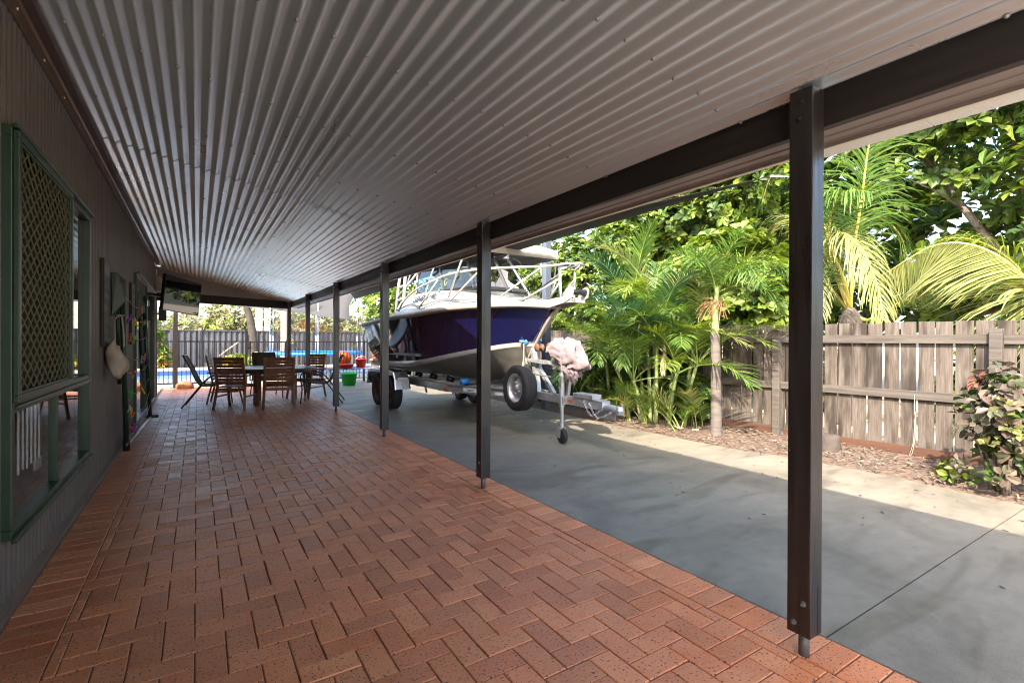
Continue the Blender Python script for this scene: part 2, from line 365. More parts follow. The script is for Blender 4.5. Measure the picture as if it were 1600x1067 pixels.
mb = MB(); mb.box((-2.2,16.31,-.08),(2.38,17.5,-.008)); tag(mb.build('pool_path', m_coping), kind='structure')
# ground sheet with an opening for the pool
mb = MB(); xs = [-150,-9,8,150]; ys = [-150,17.5,25.6,150]; zg = -.045
for i in range(3):
    for j in range(3):
        if i == 1 and j == 1: continue
        mb.add([(xs[i],ys[j],zg),(xs[i+1],ys[j],zg),(xs[i+1],ys[j+1],zg),(xs[i],ys[j+1],zg)], [(0,1,2,3)])
tag(mb.build('ground', m_dirt), kind='structure')
mb = MB(); nx, ny = 14, 150
rows = []
for j in range(ny+1):
    yy = -5+21.5*j/ny; row = []
    for i in range(nx+1):
        xx = 5.45+1.55*i/nx
        e = (xx-5.6)/1.3
        row.append((xx, yy, -.03+.05*max(0,min(1,e*4))+.035*mnoise.noise(Vector((xx*2.2,yy*2.2,0)))*max(0,min(1,e*3))))
    rows.append(row)
tag(MB().grid(rows).build('mulch_bed', m_mulch, smooth=True), kind='structure')
mb = MB()
for k in range(5200):
    x = 5.56+1.33*random.random()**.9; y = 6.8-8.6*random.random()**1.15; 
    if y < 3.2 and x < 5.74: continue
    z = .03+.03*mnoise.noise(Vector((x*2.2,y*2.2,0)))+rnd(-.01,.02)
    if x < 5.75: z = min(z, .02)
    L_ = rnd(.02,.085); w = rnd(.004,.016); a = rnd(0,PI); t = rnd(-.35,.35)
    d = Vector((math.cos(a),math.sin(a),t))*L_/2; s_ = Vector((-math.sin(a),math.cos(a),rnd(-.4,.4)))*w/2; c = Vector((x,y,z)); u_ = Vector((0,0,.003))
    mb.add([c-d-s_, c+d-s_, c+d+s_, c-d+s_, c+u_], [(0,1,4),(1,2,4),(2,3,4),(3,0,4)])
tag(mb.build('bark_chips', m_chip), kind='stuff')

# ================================================================== HOUSE
house = thing('house', 'long brown corrugated steel house with green window frames beside the brick verandah', 'house', (XW, 5, 0))
WY0, WY1, WZ = -1.4, 13.45, 2.95
w1 = (3.14, 5.13, .39, 2.30); w2 = (8.72, 12.3, .10, 2.26)
mb = MB(); pitch = .0765; ns = 10
n = int((WY1-WY0)/pitch*ns)
def wx(y): return XW-.008+.008*math.tanh(2.2*math.cos(2*PI*y/pitch))
for i in range(n):
    ya = WY0+(WY1-WY0)*i/n; yb = WY0+(WY1-WY0)*(i+1)/n; ym = (ya+yb)/2
    iv = [(.07, WZ)]
    for w in (w1, w2):
        if w[0] < ym < w[1]: iv = [(.07, w[2]), (w[3], WZ)]
    for z0, z1 in iv: mb.add([(wx(ya),ya,z0),(wx(yb),yb,z0),(wx(yb),yb,z1),(wx(ya),ya,z1)], [(0,1,2,3)])
mb.build('wall_cladding', m_clad, house, smooth=True, merge=True)
mb = MB()   # inner shell: room, gables and back so that the house is a closed volume
mb.box((-7.5,WY0,-.02),(XW-.03,WY1,-.0)); mb.box((-7.5,WY0,2.96),(XW-.005,WY1,3.02)); mb.box((-7.6,WY0,0),(-7.5,WY1,3)); mb.box((-7.5,WY0,0),(XW-.03,WY0+.08,2.96)); mb.box((-7.5,WY1-.08,0),(XW-.03,WY1,2.96))
mb.box((-4.2,WY0+.1,0),(-4.1,WY1-.1,2.95)); mb.box((-4.1,7.0,0),(XW-.05,7.1,2.95))
for z0, z1, ya, yb in [(0,2.95,WY0,w1[0]),(0,2.95,w1[1],w2[0]),(0,2.95,w2[1],WY1),(0,w1[2],*w1[:2]),(w1[3],2.95,*w1[:2]),(0,w2[2],*w2[:2]),(w2[3],2.95,*w2[:2])]:
    mb.box((XW-.06,ya,z0),(XW-.03,yb,z1))
mb.build('inner_walls', m_room, house)
mb = MB(); mb.add([(-8.2,WY0-.3,3.03),(XW+.02,WY0-.3,3.03),(XW+.02,WY1+.02,3.03),(-8.2,WY1+.02,3.03),(-4.4,WY0-.3,3.75),(-4.4,WY1+.02,3.75)], [(0,1,2,3)[::-1],(1,2,5,4),(0,4,5,3),(0,1,4),(2,3,5)])
mb.build('roof', m_clad, house)
mb = MB(); mb.grid([[(XW+.004,y,2.865),(XW+.014,y,2.862),(XW+.016,y,2.875),(XW+.016,y,2.945),(XW+.03,y,2.952),(XW+.075,y,2.935)] for y in (WY0, 4.2, WY1)])

for k in range(28): mb.lathe([(.008,0),(.006,.004),(0,.006)], (XW+.016, WY0+.2+k*.5, 2.905+.01*math.sin(k*5)), (1,0,0), 8, 1)
mb.build('wall_flashing', [m_flash, m_cream], house)
mb = MB(); mb.grid([[(XW-.02,y,.115),(XW+.012,y,.062),(XW+.014,y,.052),(XW+.014,y,.05)] for y in (WY0, WY1)]); mb.build('sill_ledge', m_kick, house)
mb = MB(); mb.box((XW-.03,WY0,-.02),(XW+.010,WY1,.052)); mb.build('base_strip', m_clad, house, bevel=.004)
mb = MB(); mb.box((XW-.03,WY1-.05,.05),(XW+.012,WY1+.02,2.88)); mb.build('corner_trim', m_clad, house, bevel=.003)

def frame_rect(mb, X0, X1, ya, yb, za, zb, w, mi=0, sides='lrtb'):
    if 'b' in sides: mb.box((X0,ya,za),(X1,yb,za+w),mi)
    if 't' in sides: mb.box((X0,ya,zb-w),(X1,yb,zb),mi)
    if 'l' in sides: mb.box((X0,ya,za+w),(X1,ya+w,zb-w),mi)
    if 'r' in sides: mb.box((X0,yb-w,za+w),(X1,yb,zb-w),mi)
# --- near window: grille over a slider above, two fixed panes below
ya, yb, za, zb = w1; TR = 1.0; YM = 4.30
mb = MB()
frame_rect(mb, XW-.06, XW+.036, ya, yb, za, zb, .045)
mb.box((XW-.06,ya+.045,TR-.03),(XW+.034,yb-.045,TR+.035)); mb.box((XW-.052,4.10,za+.045),(XW+.022,4.13,TR-.03)); mb.box((XW-.052,YM,TR+.035),(XW+.026,YM+.05,zb-.045))
mb.box((XW+.036,ya-.012,zb-.012),(XW+.062,yb+.012,zb+.006)); mb.box((XW+.036,ya-.01,za-.014),(XW+.055,yb+.01,za+.012)); mb.box((XW+.034,ya+.05,TR-.012),(XW+.048,yb-.05,TR+.004))
win = mb.build('window', m_green, house, bevel=.004)
mb = MB(); frame_rect(mb, XW+.036, XW+.058, ya+.012, YM+.045, TR+.02, zb-.016, .036); frame_rect(mb, XW+.030, XW+.05, ya+.048, YM+.009, TR+.056, zb-.052, .012)
mb.build('screen_frame', m_green, win, bevel=.003)
mb = MB(); A = (ya+.052, YM+.005, TR+.06, zb-.055); cw, chh = .112, .072
def clipseg(y0, z0, y1, z1):
    t0, t1 = 0., 1.; dy, dz = y1-y0, z1-z0
    for p_, q_ in ((-dy,y0-A[0]),(dy,A[1]-y0),(-dz,z0-A[2]),(dz,A[3]-z0)):
        if p_ == 0:
            if q_ < 0: return None
        else:
            r_ = q_/p_
            if p_ < 0: t0 = max(t0, r_)
            else: t1 = min(t1, r_)
    return None if t0 >= t1 else (y0+dy*t0, z0+dz*t0, y0+dy*t1, z0+dz*t1)
sl = chh/cw; span = (A[1]-A[0])*sl
for sgn in (1, -1):
    c = A[2]-span-.1
    while c < A[3]+span+.1:
        z_at = lambda yy: c+sgn*(yy-A[0])*sl
        q = clipseg(A[0], z_at(A[0]), A[1], z_at(A[1]))
        if q: mb.beam((XW+.041,q[0],q[1]), (XW+.041,q[2],q[3]), .0044, .0055, 0, (1,0,0))
        c += chh
mb.build('security_grille', m_screenm, win)
mb = MB(); mb.box((XW-.02,ya+.05,TR+.04),(XW-.017,YM,zb-.05)); mb.build('insect_mesh', M('insect_mesh', (.03,.028,.02), rough=.9, alpha=.72), win)
mb = MB(); mb.add([(XW,YM+.05,TR+.036),(XW,yb-.045,TR+.036),(XW,yb-.045,zb-.045),(XW,YM+.05,zb-.045)], [(0,1,2,3)]); mb.build('pane', glass('clear_pane', (.6,.62,.6), 1.6, base=.22), win)
mb = MB(); mb.add([(XW,ya+.045,za+.045),(XW,4.10,za+.045),(XW,4.10,TR-.03),(XW,ya+.045,TR-.03)], [(0,1,2,3)]); mb.build('pane', m_glass, win)
mb = MB(); mb.add([(XW,4.13,za+.045),(XW,yb-.045,za+.045),(XW,yb-.045,TR-.03),(XW,4.13,TR-.03)], [(0,1,2,3)]); mb.build('pane', m_glass, win)
mb = MB()
for k in range(13):
    y_ = ya+.06+k*.083; mb.box((-.004,-.044,.0),(.004,.044,TR-.03-.55), 0, Matrix.Translation((XW-.075,y_+.03,.58+.012*(k%2)))@Matrix.Rotation(.28,4,'Z'))
mb.box((XW-.10,4.16,.5),(XW-.09,4.42,TR-.03)); mb.build('vertical_blind', m_blind, win)
# --- far glass sliding door with a half lowered green blind
ya, yb, za, zb = w2; YM = 10.4
mb = MB(); frame_rect(mb, XW-.06, XW+.035, ya, yb, za, zb, .05); mb.box((XW-.05,YM-.03,za+.05),(XW+.04,YM+.03,zb-.05)); mb.box((XW+.035,ya-.01,zb-.01),(XW+.07,yb+.01,zb+.012))
dr = mb.build('sliding_door', m_green, house, bevel=.004)
for a, b in ((ya+.05,YM-.03),(YM+.03,yb-.05)):
    mb = MB(); mb.add([(XW-.006,a,za+.05),(XW-.006,b,za+.05),(XW-.006,b,zb-.05),(XW-.006,a,zb-.05)], [(0,1,2,3)]); mb.build('pane', glass('door_pane', (.7,.72,.7), 1.6, base=.12), dr)
mb = MB(); mb.box((XW+.012,ya+.06,1.60),(XW+.018,YM-.04,zb-.05)); mb.build('roller_blind', m_gblind, dr)
mb = MB(); mb.box((XW+.03,YM+.06,1.0),(XW+.06,YM+.085,1.2)); mb.build('handle', m_black, dr, bevel=.005)

# ================================================================== VERANDAH
ver = thing('verandah', 'long verandah with corrugated metal ceiling on dark brown timber posts', 'verandah', (XP, 5, 0))
def zr(x): return 2.93-.186*(x-XW)
def yend(x): return 13.3+(x-XW)*(1.6/2.95)
RX0, RX1, RP, RA = -.665, 2.30, .0762, .0125
nxs = int((RX1-RX0)/RP*14)
def tri(u):     # rounded triangular corrugation: two nearly flat flanks per pitch
    return math.asin(.93*math.cos(2*PI*u))/math.asin(.93)
def sheet(y0, y1, dz):
    mb = MB(); xs_ = [RX0+(RX1-RX0)*i/nxs for i in range(nxs+1)]; rows = []
    for t in (0,.0008,.004,.35,.7,.996,.9992,1):
        rows.append([(x, (y0+((yend(x)+.06 if y1 is None else y1)-y0)*t), zr(x)+RA*tri((x-RX0)/RP)+dz) for x in xs_])
    mb.grid(rows)
    yl = yend(0) if y1 is None else y1
    yr = 3.22
    while yr < yl:
        if yr > y0+.05:
            for k in range(1, int((RX1-RX0)/RP), 2):
                x = RX0+RP*(k+.5)+rnd(-.004,.004); yy = yr+rnd(-.02,.02)
                if yy < yend(x): mb.lathe([(.0105,0),(.0105,-.0018),(.0062,-.0022),(.0062,-.0075),(0,-.0085)], (x,yy,zr(x)-RA+dz), (0,0,1), 8, 1)
        yr += .91
    if y0 < 0:
        for yr in (2.31,1.4,.49,-.42):
            for k in range(1, int((RX1-RX0)/RP), 2):
                x = RX0+RP*(k+.5); mb.lathe([(.0105,0),(.0105,-.0018),(.0062,-.0022),(.0062,-.0075),(0,-.0085)], (x,yr+rnd(-.02,.02),zr(x)-RA+dz), (0,0,1), 8, 1)
    return mb.build('roof_sheet', [m_roof, m_screw], ver, smooth=True, solid=.0012)
sheet(-1.4, 5.06, 0); sheet(5.0, 10.5, -.006); sheet(10.44, None, -.012)
mb = MB(); mb.grid([[(-.70,y,2.99),(2.44,y,2.43)] for y in (-1.4, 13.3)]); mb.add([(-.70,13.3,2.99),(2.44,13.3,2.43),(2.44,15.05,2.43)],[(0,1,2)]); mb.build('roof_cover', m_clad, ver)
mb = MB()
for a, b in ((-1.4, 15.0),): mb.box((2.212,a,ZB),(2.258,b,2.41))
mb.build('beam', m_beam, ver, bevel=.004)
prof = [(2.262,2.40),(2.262,2.222),(2.305,2.214),(2.309,2.208),(2.313,2.214),(2.352,2.206),(2.357,2.199),(2.363,2.206),(2.404,2.214),(2.407,2.198)]
mb = MB(); mb.grid([[(x,y,z) for x, z in prof] for y in (-1.4, 15.1)]); mb.build('gutter', m_gutter, ver)
mb = MB(); mb.grid([[(x,y,z) for x, z in [(2.407,2.199),(2.412,2.196),(2.444,2.200),(2.449,2.206),(2.450,2.36),(2.43,2.37),(2.425,2.35)]] for y in (-1.4, 15.1)]); mb.build('gutter_lip', m_cream, ver)
sy = pZ(1448,188,2.215).y
for a, b in ((-1.4, sy-.002), (sy+.002, 1.27)):
    mb = MB(); mb.box((2.452,a,2.207),(2.555,b,2.226)); mb.build('soffit_panel', m_fibro, ver, bevel=.002)
# far end: sloping gable infill of lapped boards over a cross beam
pl, pr = Vector((XW,13.3,0)), Vector((2.205,14.9,0)); dv = (pr-pl).normalized(); nv = Vector((dv.y,-dv.x,0))
mb = MB(); L_ = (pr-pl).length; z = 2.375
while z < 2.92:
    zt = min(z+.118, 2.925)
    fr = lambda zz: max(.0, min(1, (zr(XW)-.004-zz)/(zr(XW)-zr(2.205))))
    a, b = fr(z), fr(zt)
    mb.add([pl+nv*.014+Vector((0,0,z)), pl+dv*L_*a+nv*.014+Vector((0,0,z)), pl+dv*L_*b+nv*.004+Vector((0,0,zt)), pl+nv*.004+Vector((0,0,zt)), pl+Vector((0,0,z)), pl+dv*L_*a+Vector((0,0,z))], [(0,1,2,3),(4,5,1,0)])
    z += .118
mb.build('gable_infill', m_gable, ver)
mb = MB(); mb.beam(pl+Vector((0,0,2.275))-nv*.04, pr+Vector((0,0,2.275))-nv*.04, .05, .21); mb.build('cross_beam', m_beam, ver, bevel=.004)
mb = MB(); mb.beam(pl+nv*.03+Vector((.05,0,zr(XW)-.03)), pr+nv*.03+Vector((0,0,zr(2.205)-.03)), .012, .034); mb.build('barge_trim', m_cream, ver, bevel=.003)
for k in range(6):
    yc = YP0+k*PS; a = .0475
    mb = MB(); mb.box((XP-a,yc-a,.098),(XP+a,yc+a,2.37)); po = mb.build('post', m_paint, ver, bevel=.004)
    mb = MB(); mb.tube([(XP,yc,-.02),(XP,yc,.11)], .021, 14); mb.lathe([(.021,.099),(.034,.0995),(.034,.093),(.021,.092)], (XP,yc,0), n=14); mb.build('stirrup', m_pin, po, smooth=True)
    mb = MB(); mb.box((XP+.012,yc-a-.0012,.10),(XP+.018,yc-a+.004,.30)); mb.build('stirrup_slot', m_black, po)
    for z_, dy in ((2.315,.0),(2.245,.006),(.235,-.02),(.145,.018)):
        mb = MB(); mb.lathe([(.013,0),(.013,.002),(.0095,.003),(.0095,.009),(.004,.011),(.004,.018),(0,.018)], (XP-a-.0004,yc+dy,z_), (-1,0,0), 10); mb.build('bolt', m_black if z_ > 1 else m_pin, po)
# ================================================================== TEXT HELPER
def text_mesh(name, body, size, mat, parent, origin, xdir, ydir, shear=0., ext=.0008, bold=.0):
    c = bpy.data.curves.new(name, 'FONT'); c.body = body; c.size = size; c.shear = shear; c.extrude = ext; c.offset = bold; c.align_x = 'LEFT'
    t = bpy.data.objects.new(name, c); COL.objects.link(t)
    me = bpy.data.meshes.new_from_object(t.evaluated_get(bpy.context.evaluated_depsgraph_get())); bpy.data.objects.remove(t); bpy.data.curves.remove(c)
    me.name = name; me.materials.clear(); me.materials.append(mat)
    x = Vector(xdir).normalized(); y = Vector(ydir).normalized(); z = x.cross(y); o_ = Vector(origin); q = parent
    while q is not None: o_ = o_-q.location; q = q.parent
    me.transform(Matrix(((x.x,y.x,z.x,o_.x),(x.y,y.y,z.y,o_.y),(x.z,y.z,z.z,o_.z),(0,0,0,1))))
    o = bpy.data.objects.new(name, me); COL.objects.link(o); o.parent = parent; return o

# ================================================================== BOAT
BX, BY = 4.05, 5.2
boat = thing('motor_boat', 'large purple hulled motor boat with white cabin and bow rail on a trailer', 'boat', (BX, BY+2.5, .6))
nS = 28
def curve3(pts):
    d = spline(pts, 12); L_ = [0]
    for a, b in zip(d, d[1:]): L_.append(L_[-1]+(b-a).length)
    out = []
    for i in range(nS+1):
        t = L_[-1]*(i/nS)**1.25; k = 0
        while k < len(L_)-2 and L_[k+1] < t: k += 1
        f = (t-L_[k])/max(1e-9, L_[k+1]-L_[k]); out.append(d[k].lerp(d[k+1], min(1,f)))
    return out
G = curve3([(0,0,1.80),(.13,.17,1.815),(.4,.43,1.83),(1.0,.79,1.82),(1.65,1.03,1.79),(2.3,1.15,1.745),(3.26,1.18,1.73),(5.0,1.15,1.655)])
Cn = curve3([(.50,0,1.27),(.60,.09,1.26),(.88,.29,1.225),(1.35,.53,1.14),(1.95,.75,1.03),(2.5,.88,.94),(3.4,.95,.87),(5.0,.95,.84)])
Kl = curve3([(.86,0,.86),(.98,0,.80),(1.22,0,.74),(1.6,0,.69),(2.1,0,.665),(2.7,0,.65),(3.6,0,.64),(5.0,0,.64)])
def W3(s_, sd): return Vector((BX-sd*s_.y, BY+s_.x, s_.z))
def hullrow(i, sd, fr):    # flared topside between chine and gunwale
    g, c = G[i], Cn[i]; out = []
    fl = .30*(1-i/nS)
    for t in fr:
        q = c.lerp(g, t); q = Vector((q.x, c.y+(g.y-c.y)*(t**(1+fl*2)), q.z)); out.append(q)
    return out
fr = [.07+.93*k/9 for k in range(10)]
hull = None
mb = MB()
for sd in (1, -1): mb.grid([[W3(q, sd) for q in hullrow(i, sd, fr)] for i in range(nS+1)], 0, flip=sd > 0)
hull = mb.build('hull', m_navy, boat, smooth=True, merge=True)
mb = MB()
for sd in (1, -1):
    mb.grid([[W3(c+Vector((0,.004 if i else 0,-.028)), sd), W3(c+Vector((0,.022 if i > 1 else .004,-.014)), sd), W3(c+Vector((0,.022 if i > 1 else .004,.02)), sd), W3(hullrow(i,sd,[.075])[0]+Vector((0,.003,0)), sd)] for i, c in enumerate(Cn)], 0, flip=sd > 0)
mb.build('chine_stripe', m_white, hull, smooth=True)
mb = MB()
for sd in (1, -1):
    rows = []
    for i in range(nS+1):
        k, c = Kl[i], Cn[i]; row = []
        for t in (0, .18, .4, .6, .8, 1):
            q = k.lerp(c, t); q = Vector((q.x, q.y, q.z-.035*math.sin(PI*t)*(1 if i > 8 else i/8)-.028*t)); row.append(W3(q, sd))
        rows.append(row)
    mb.grid(rows, 0, flip=sd > 0)
mb.build('bottom', m_hullalu, boat, smooth=True, merge=True)
mb = MB(); k, c, g = Kl[-1], Cn[-1], G[-1]
mb.add([W3(k,1),W3(c,1),W3(g,1),W3(Vector((g.x,0,g.z-.25)),1),W3(g,-1),W3(c,-1)], [(0,1,2,3),(0,3,4,5)]); mb.build('transom', m_navy, boat)
mb = MB(); st = [W3(G[0]+Vector((-.01,0,-.03)),1), W3(Vector((.26,0,1.53)),1), W3(Cn[0]+Vector((-.01,0,-.0)),1), W3(Vector((.68,0,1.06)),1), W3(Kl[0]+Vector((-.005,0,0)),1), W3(Kl[2]+Vector((0,0,-.012)),1), W3(Kl[6]+Vector((0,0,-.012)),1)]
mb.tube(spline(st, 6), .026, 8); mb.build('stem_bar', m_gunw, boat, smooth=True)
# gunwale / rubbing strip
mb = MB()
for sd in (1, -1):
    rows = []
    for i, g in enumerate(G):
        w_ = .045 if i else .02
        rows.append([W3(g+Vector((0,dy,dz)), sd) for dy, dz in ((-.02,-.066),(w_*.6,-.058),(w_,-.044),(w_,-.008),(w_*.5,.014),(-.06,.018))])
    mb.grid(rows, 0, flip=sd > 0)
gw = mb.build('gunwale', m_gunw, boat, smooth=True)
# foredeck and cabin
nF = 17
Tp = [Vector((.62+ (3.25-.62)*i/nF, min(.84,.30+.62*math.sin(PI/2*i/nF)), 1.88+.235*math.sin(PI/2*min(1,i/nF*1.6)))) for i in range(nF+1)]
mb = MB()
def deck_in(i):
    s_ = .36+(3.32-.36)*i/nF; k = 0
    while k < nS-1 and G[k+1].x < s_: k += 1
    g = G[k].lerp(G[k+1], (s_-G[k].x)/(G[k+1].x-G[k].x)); return Vector((g.x, max(0,g.y-.05), g.z+.012))
for sd in (1, -1):
    rows = []
    for i in range(nF+1):
        d_ = deck_in(i); t = Tp[i]; rows.append([W3(d_, sd), W3(d_.lerp(t,.12)+Vector((0,-.012,.004)), sd), W3(d_.lerp(t,.55)+Vector((0,.02,.03)), sd), W3(d_.lerp(t,.92)+Vector((0,.012,.02)), sd), W3(t, sd), W3(Vector((t.x, t.y*.5, t.z+.03)), sd), W3(Vector((t.x,0,t.z+.045)), sd)])
    mb.grid(rows, 0, flip=sd > 0)
d0 = deck_in(0); t0 = Tp[0]
mb.add([W3(G[0]+Vector((0,0,.02)),1), W3(G[3]+Vector((0,-.04,.02)),1), W3(t0,1), W3(Vector((t0.x,0,t0.z+.045)),1), W3(t0,-1), W3(G[3]+Vector((0,-.04,.02)),-1)], [(0,1,2,3)[::-1],(0,3,4,5)[::-1]])
t1 = Tp[-1]; d1 = deck_in(nF)
mb.add([W3(d1,1), W3(t1,1), W3(t1,-1), W3(d1,-1)], [(0,1,2,3)])
cab = mb.build('cabin', m_white, boat, smooth=True)
for sd in (1, -1):   # grey styling stripe along each cabin side
    mb = MB()
    for i in range(3, nF-1):
        a, b = deck_in(i), Tp[i]; a2, b2 = deck_in(i+1), Tp[i+1]; t_ = .24+.1*math.sin(i*1.1); t2 = .24+.1*math.sin((i+1)*1.1)
        o_ = Vector((0,.035,.035)); h_ = Vector((0,-.004,.03))
        mb.add([W3(a.lerp(b,t_)+o_*.75, sd), W3(a2.lerp(b2,t2)+o_*.75, sd), W3(a2.lerp(b2,t2)+o_*.75+h_, sd), W3(a.lerp(b,t_)+o_*.75+h_, sd)], [(0,1,2,3)])
    mb.build('side_stripe', m_grey, cab, merge=True)
from mathutils.bvhtree import BVHTree
_bm = bmesh.new(); _bm.from_mesh(cab.data); _bv = BVHTree.FromBMesh(_bm)
def oncab(x, y):
    h_ = _bv.ray_cast(CAM-boat.location, ray(x, y).normalized()); return (h_[0]+boat.location, h_[1]) if h_[0] is not None else (pX(x, y, BX-.92), Vector((-1,0,0)))
def letter(name, body, xa, ya, xb, yb, hpx, mat, sh):
    a_, n_ = oncab(xa, ya); b_, n2_ = oncab(xb, yb); xd = (b_-a_).normalized()
    n_ = n_ if n_.dot(CAM-a_) > 0 else -n_; nn = (n_-xd*n_.dot(xd)).normalized(); yd = nn.cross(xd)
    o = text_mesh(name, body, hpx*(a_-CAM).dot(fw)/F*1.4, mat, cab, a_+nn*.03, xd, yd, sh, bold=.0045)
    w_ = max(v.co.dot(xd) for v in o.data.vertices)-min(v.co.dot(xd) for v in o.data.vertices); f_ = (b_-a_).length/w_; o0 = a_+nn*.03-boat.location
    for v in o.data.vertices: d = v.co-o0; v.co = o0+d+xd*(d.dot(xd)*(f_-1))
    return o
letter('name_lettering', 'GENESIS 640', 646, 474, 681, 466.5, 8.5, m_black, .3)
mb = MB(); q = oncab(687, 455.5)[0]; mb.lathe([(.03,0),(.03,.012),(.0,.02)], q+Vector((-.01,0,0)), (-1,0,.15), 10); mb.build('vent_cap', m_grey, cab)
mb = MB(); q = W3(Vector((.98,.0,2.0)),1); mb.box((BX-.28,BY+.78,1.93),(BX+.28,BY+1.3,1.985)); mb.build('deck_hatch', m_grey, cab, bevel=.01)
mb = MB(); mb.tube([(BX-.22,BY+.42,1.83),(BX-.22,BY+.42,1.90)], .016, 8); mb.tube([(BX-.22,BY+.34,1.905),(BX-.22,BY+.5,1.905)], .016, 8); mb.build('cleat', m_white, cab, smooth=True)
# windscreen: posts, panes
wA = W3(Vector((3.0,.80,2.12)),1); wB = pZ(741,449.5,2.105); wC = pZ(793,452,2.06); wD = pZ(824,456,2.02); wE = W3(Vector((3.0,.80,2.12)),-1)
wA2 = W3(Vector((3.1,.72,2.62)),1); wB2 = wB+Vector((.06,.34,.46)); wC2 = wC+Vector((-.02,.36,.5)); wD2 = wD+Vector((-.10,.36,.5)); wE2 = W3(Vector((3.1,.72,2.62)),-1)
wM = wA.lerp(wB,.52); wM2 = wA2.lerp(wB2,.46)
mb = MB()
for a, b in ((wA,wA2),(wB,wB2),(wC,wC2),(wD,wD2),(wE,wE2),(wM,wM2)): mb.tube([a,b], .024, 6)
for a, b in ((wA2,wM2),(wM2,wB2),(wB2,wC2),(wC2,wD2),(wD2,wE2),(wA,wM),(wM,wB),(wB,wC),(wC,wD),(wD,wE)): mb.tube([a,b], .014, 6)
ws = mb.build('windscreen_frame', m_wsf, boat)
for a, b, c, d in ((wA,wM,wM2,wA2),(wM,wB,wB2,wM2),(wB,wC,wC2,wB2),(wC,wD,wD2,wC2),(wD,wE,wE2,wD2)):
    mb = MB(); mb.add([a,b,c,d], [(0,1,2,3)]); mb.build('pane', m_bglass if a is wA else m_clear, ws)
mb = MB()
for a, b in ((wA,wM),(wM,wB),(wB,wC),(wC,wD),(wD,wE)): mb.beam(a+Vector((0,0,.012)), b+Vector((0,0,.012)), .03, .03)
mb.build('sill_rubber', m_black, ws)
# bimini canopy
mb = MB(); cx0, cx1 = BX-.80, BX+.80; cy0, cy1 = BY+1.02, BY+3.15; rows = []
for j in range(15):
    y_ = cy0+(cy1-cy0)*j/14; row = []
    for i in range(13):
        u_ = -1+2*i/12; x_ = BX+u_*.80; z_ = 2.745+.07*(1-u_*u_)-.03*((j-4)/10)**2*2+.006*math.sin(j*2.2)
        row.append((x_, y_, z_))
    rows.append([(row[0][0]-.004, y_, row[0][2]-.13)]+row+[(row[-1][0]+.004, y_, row[-1][2]-.13)])
mb.grid(rows); mb.add([(p[0],p[1]-.006,p[2]) for p in rows[0]]+[(p[0],p[1]-.012,min(p[2]-.12,rows[0][0][2])) for p in rows[0]], [(i,i+1,i+16,i+15) for i in range(14)])
can = mb.build('canopy', m_canvas, boat, smooth=True, solid=.006)
mb = MB()
for y_, z_ in ((cy0+.05,2.73),(cy0+1.05,2.74),(cy1-.05,2.70)):
    mb.tube(spline([(BX-.92,y_+.35,1.95),(BX-.84,y_+.05,2.5),(BX-.70,y_,z_),(BX,y_,z_+.05),(BX+.70,y_,z_),(BX+.84,y_+.05,2.5),(BX+.92,y_+.35,1.95)], 6), .013, 8)
mb.build('canopy_frame', m_alu, can, smooth=True)
for a, b, c, d in ((wB2,wC2,wC2.lerp(Vector((wC2.x,cy0,2.72)),.9),Vector((wB2.x,cy0,2.72))),(wC2,wD2,Vector((wD2.x,cy0,2.72)),Vector((wC2.x,cy0,2.72)))):
    mb = MB(); mb.add([a,b,c,d], [(0,1,2,3)]); mb.build('clear_curtain', m_clear, can)
mb = MB(); arch = [wC2.lerp(wD2,t)+Vector((0,-.01,h_)) for t, h_ in ((.02,-.05),(.03,.1),(.2,.2),(.5,.22),(.8,.2),(.97,.1),(.98,-.05))]; mb.tube(spline(arch,5), .014, 6); mb.build('curtain_arch', m_canvas, can, smooth=True)
# targa frame with ladder at the back of the cabin, seats and dash inside
mb = MB()
for sd in (1, -1):
    a = W3(Vector((3.12,1.0,1.78)),sd); b = W3(Vector((3.32,.86,2.72)),sd); c = W3(Vector((3.5,1.0,1.74)),sd); d = W3(Vector((3.58,.86,2.72)),sd)
    mb.tube([a,b], .028, 8); mb.tube([c,d], .028, 8); mb.tube([b,d], .022, 8)
    for t in (.3,.55,.8): mb.tube([a.lerp(b,t),c.lerp(d,t)], .016, 6)
    mb.tube([c.lerp(d,.35), W3(Vector((2.5,.80,2.66)),sd)], .02, 8)
mb.tube([W3(Vector((3.32,.86,2.72)),1),W3(Vector((3.32,.86,2.72)),-1)], .024, 8); mb.build('targa_frame', m_rail, boat, smooth=True)
mb = MB(); mb.box((BX-.62,BY+2.0,2.12),(BX-.12,BY+2.12,2.30)); mb.box((BX+.02,BY+1.95,2.12),(BX+.4,BY+2.05,2.24)); mb.build('instrument_screens', m_grey, boat, bevel=.01)
for sd in (1,-1):
    mb = MB(); mb.box((BX+sd*.5-.24,BY+2.9,1.55),(BX+sd*.5+.24,BY+3.0,2.18)); mb.box((BX+sd*.5-.24,BY+2.55,1.5),(BX+sd*.5+.24,BY+2.95,1.62)); mb.build('helm_seat', m_canvas, boat, bevel=.04)
mb = MB(); mb.box((BX-1.0,BY+2.5,1.05),(BX+1.0,BY+4.95,1.09)); mb.build('cockpit_floor', m_grey, boat)
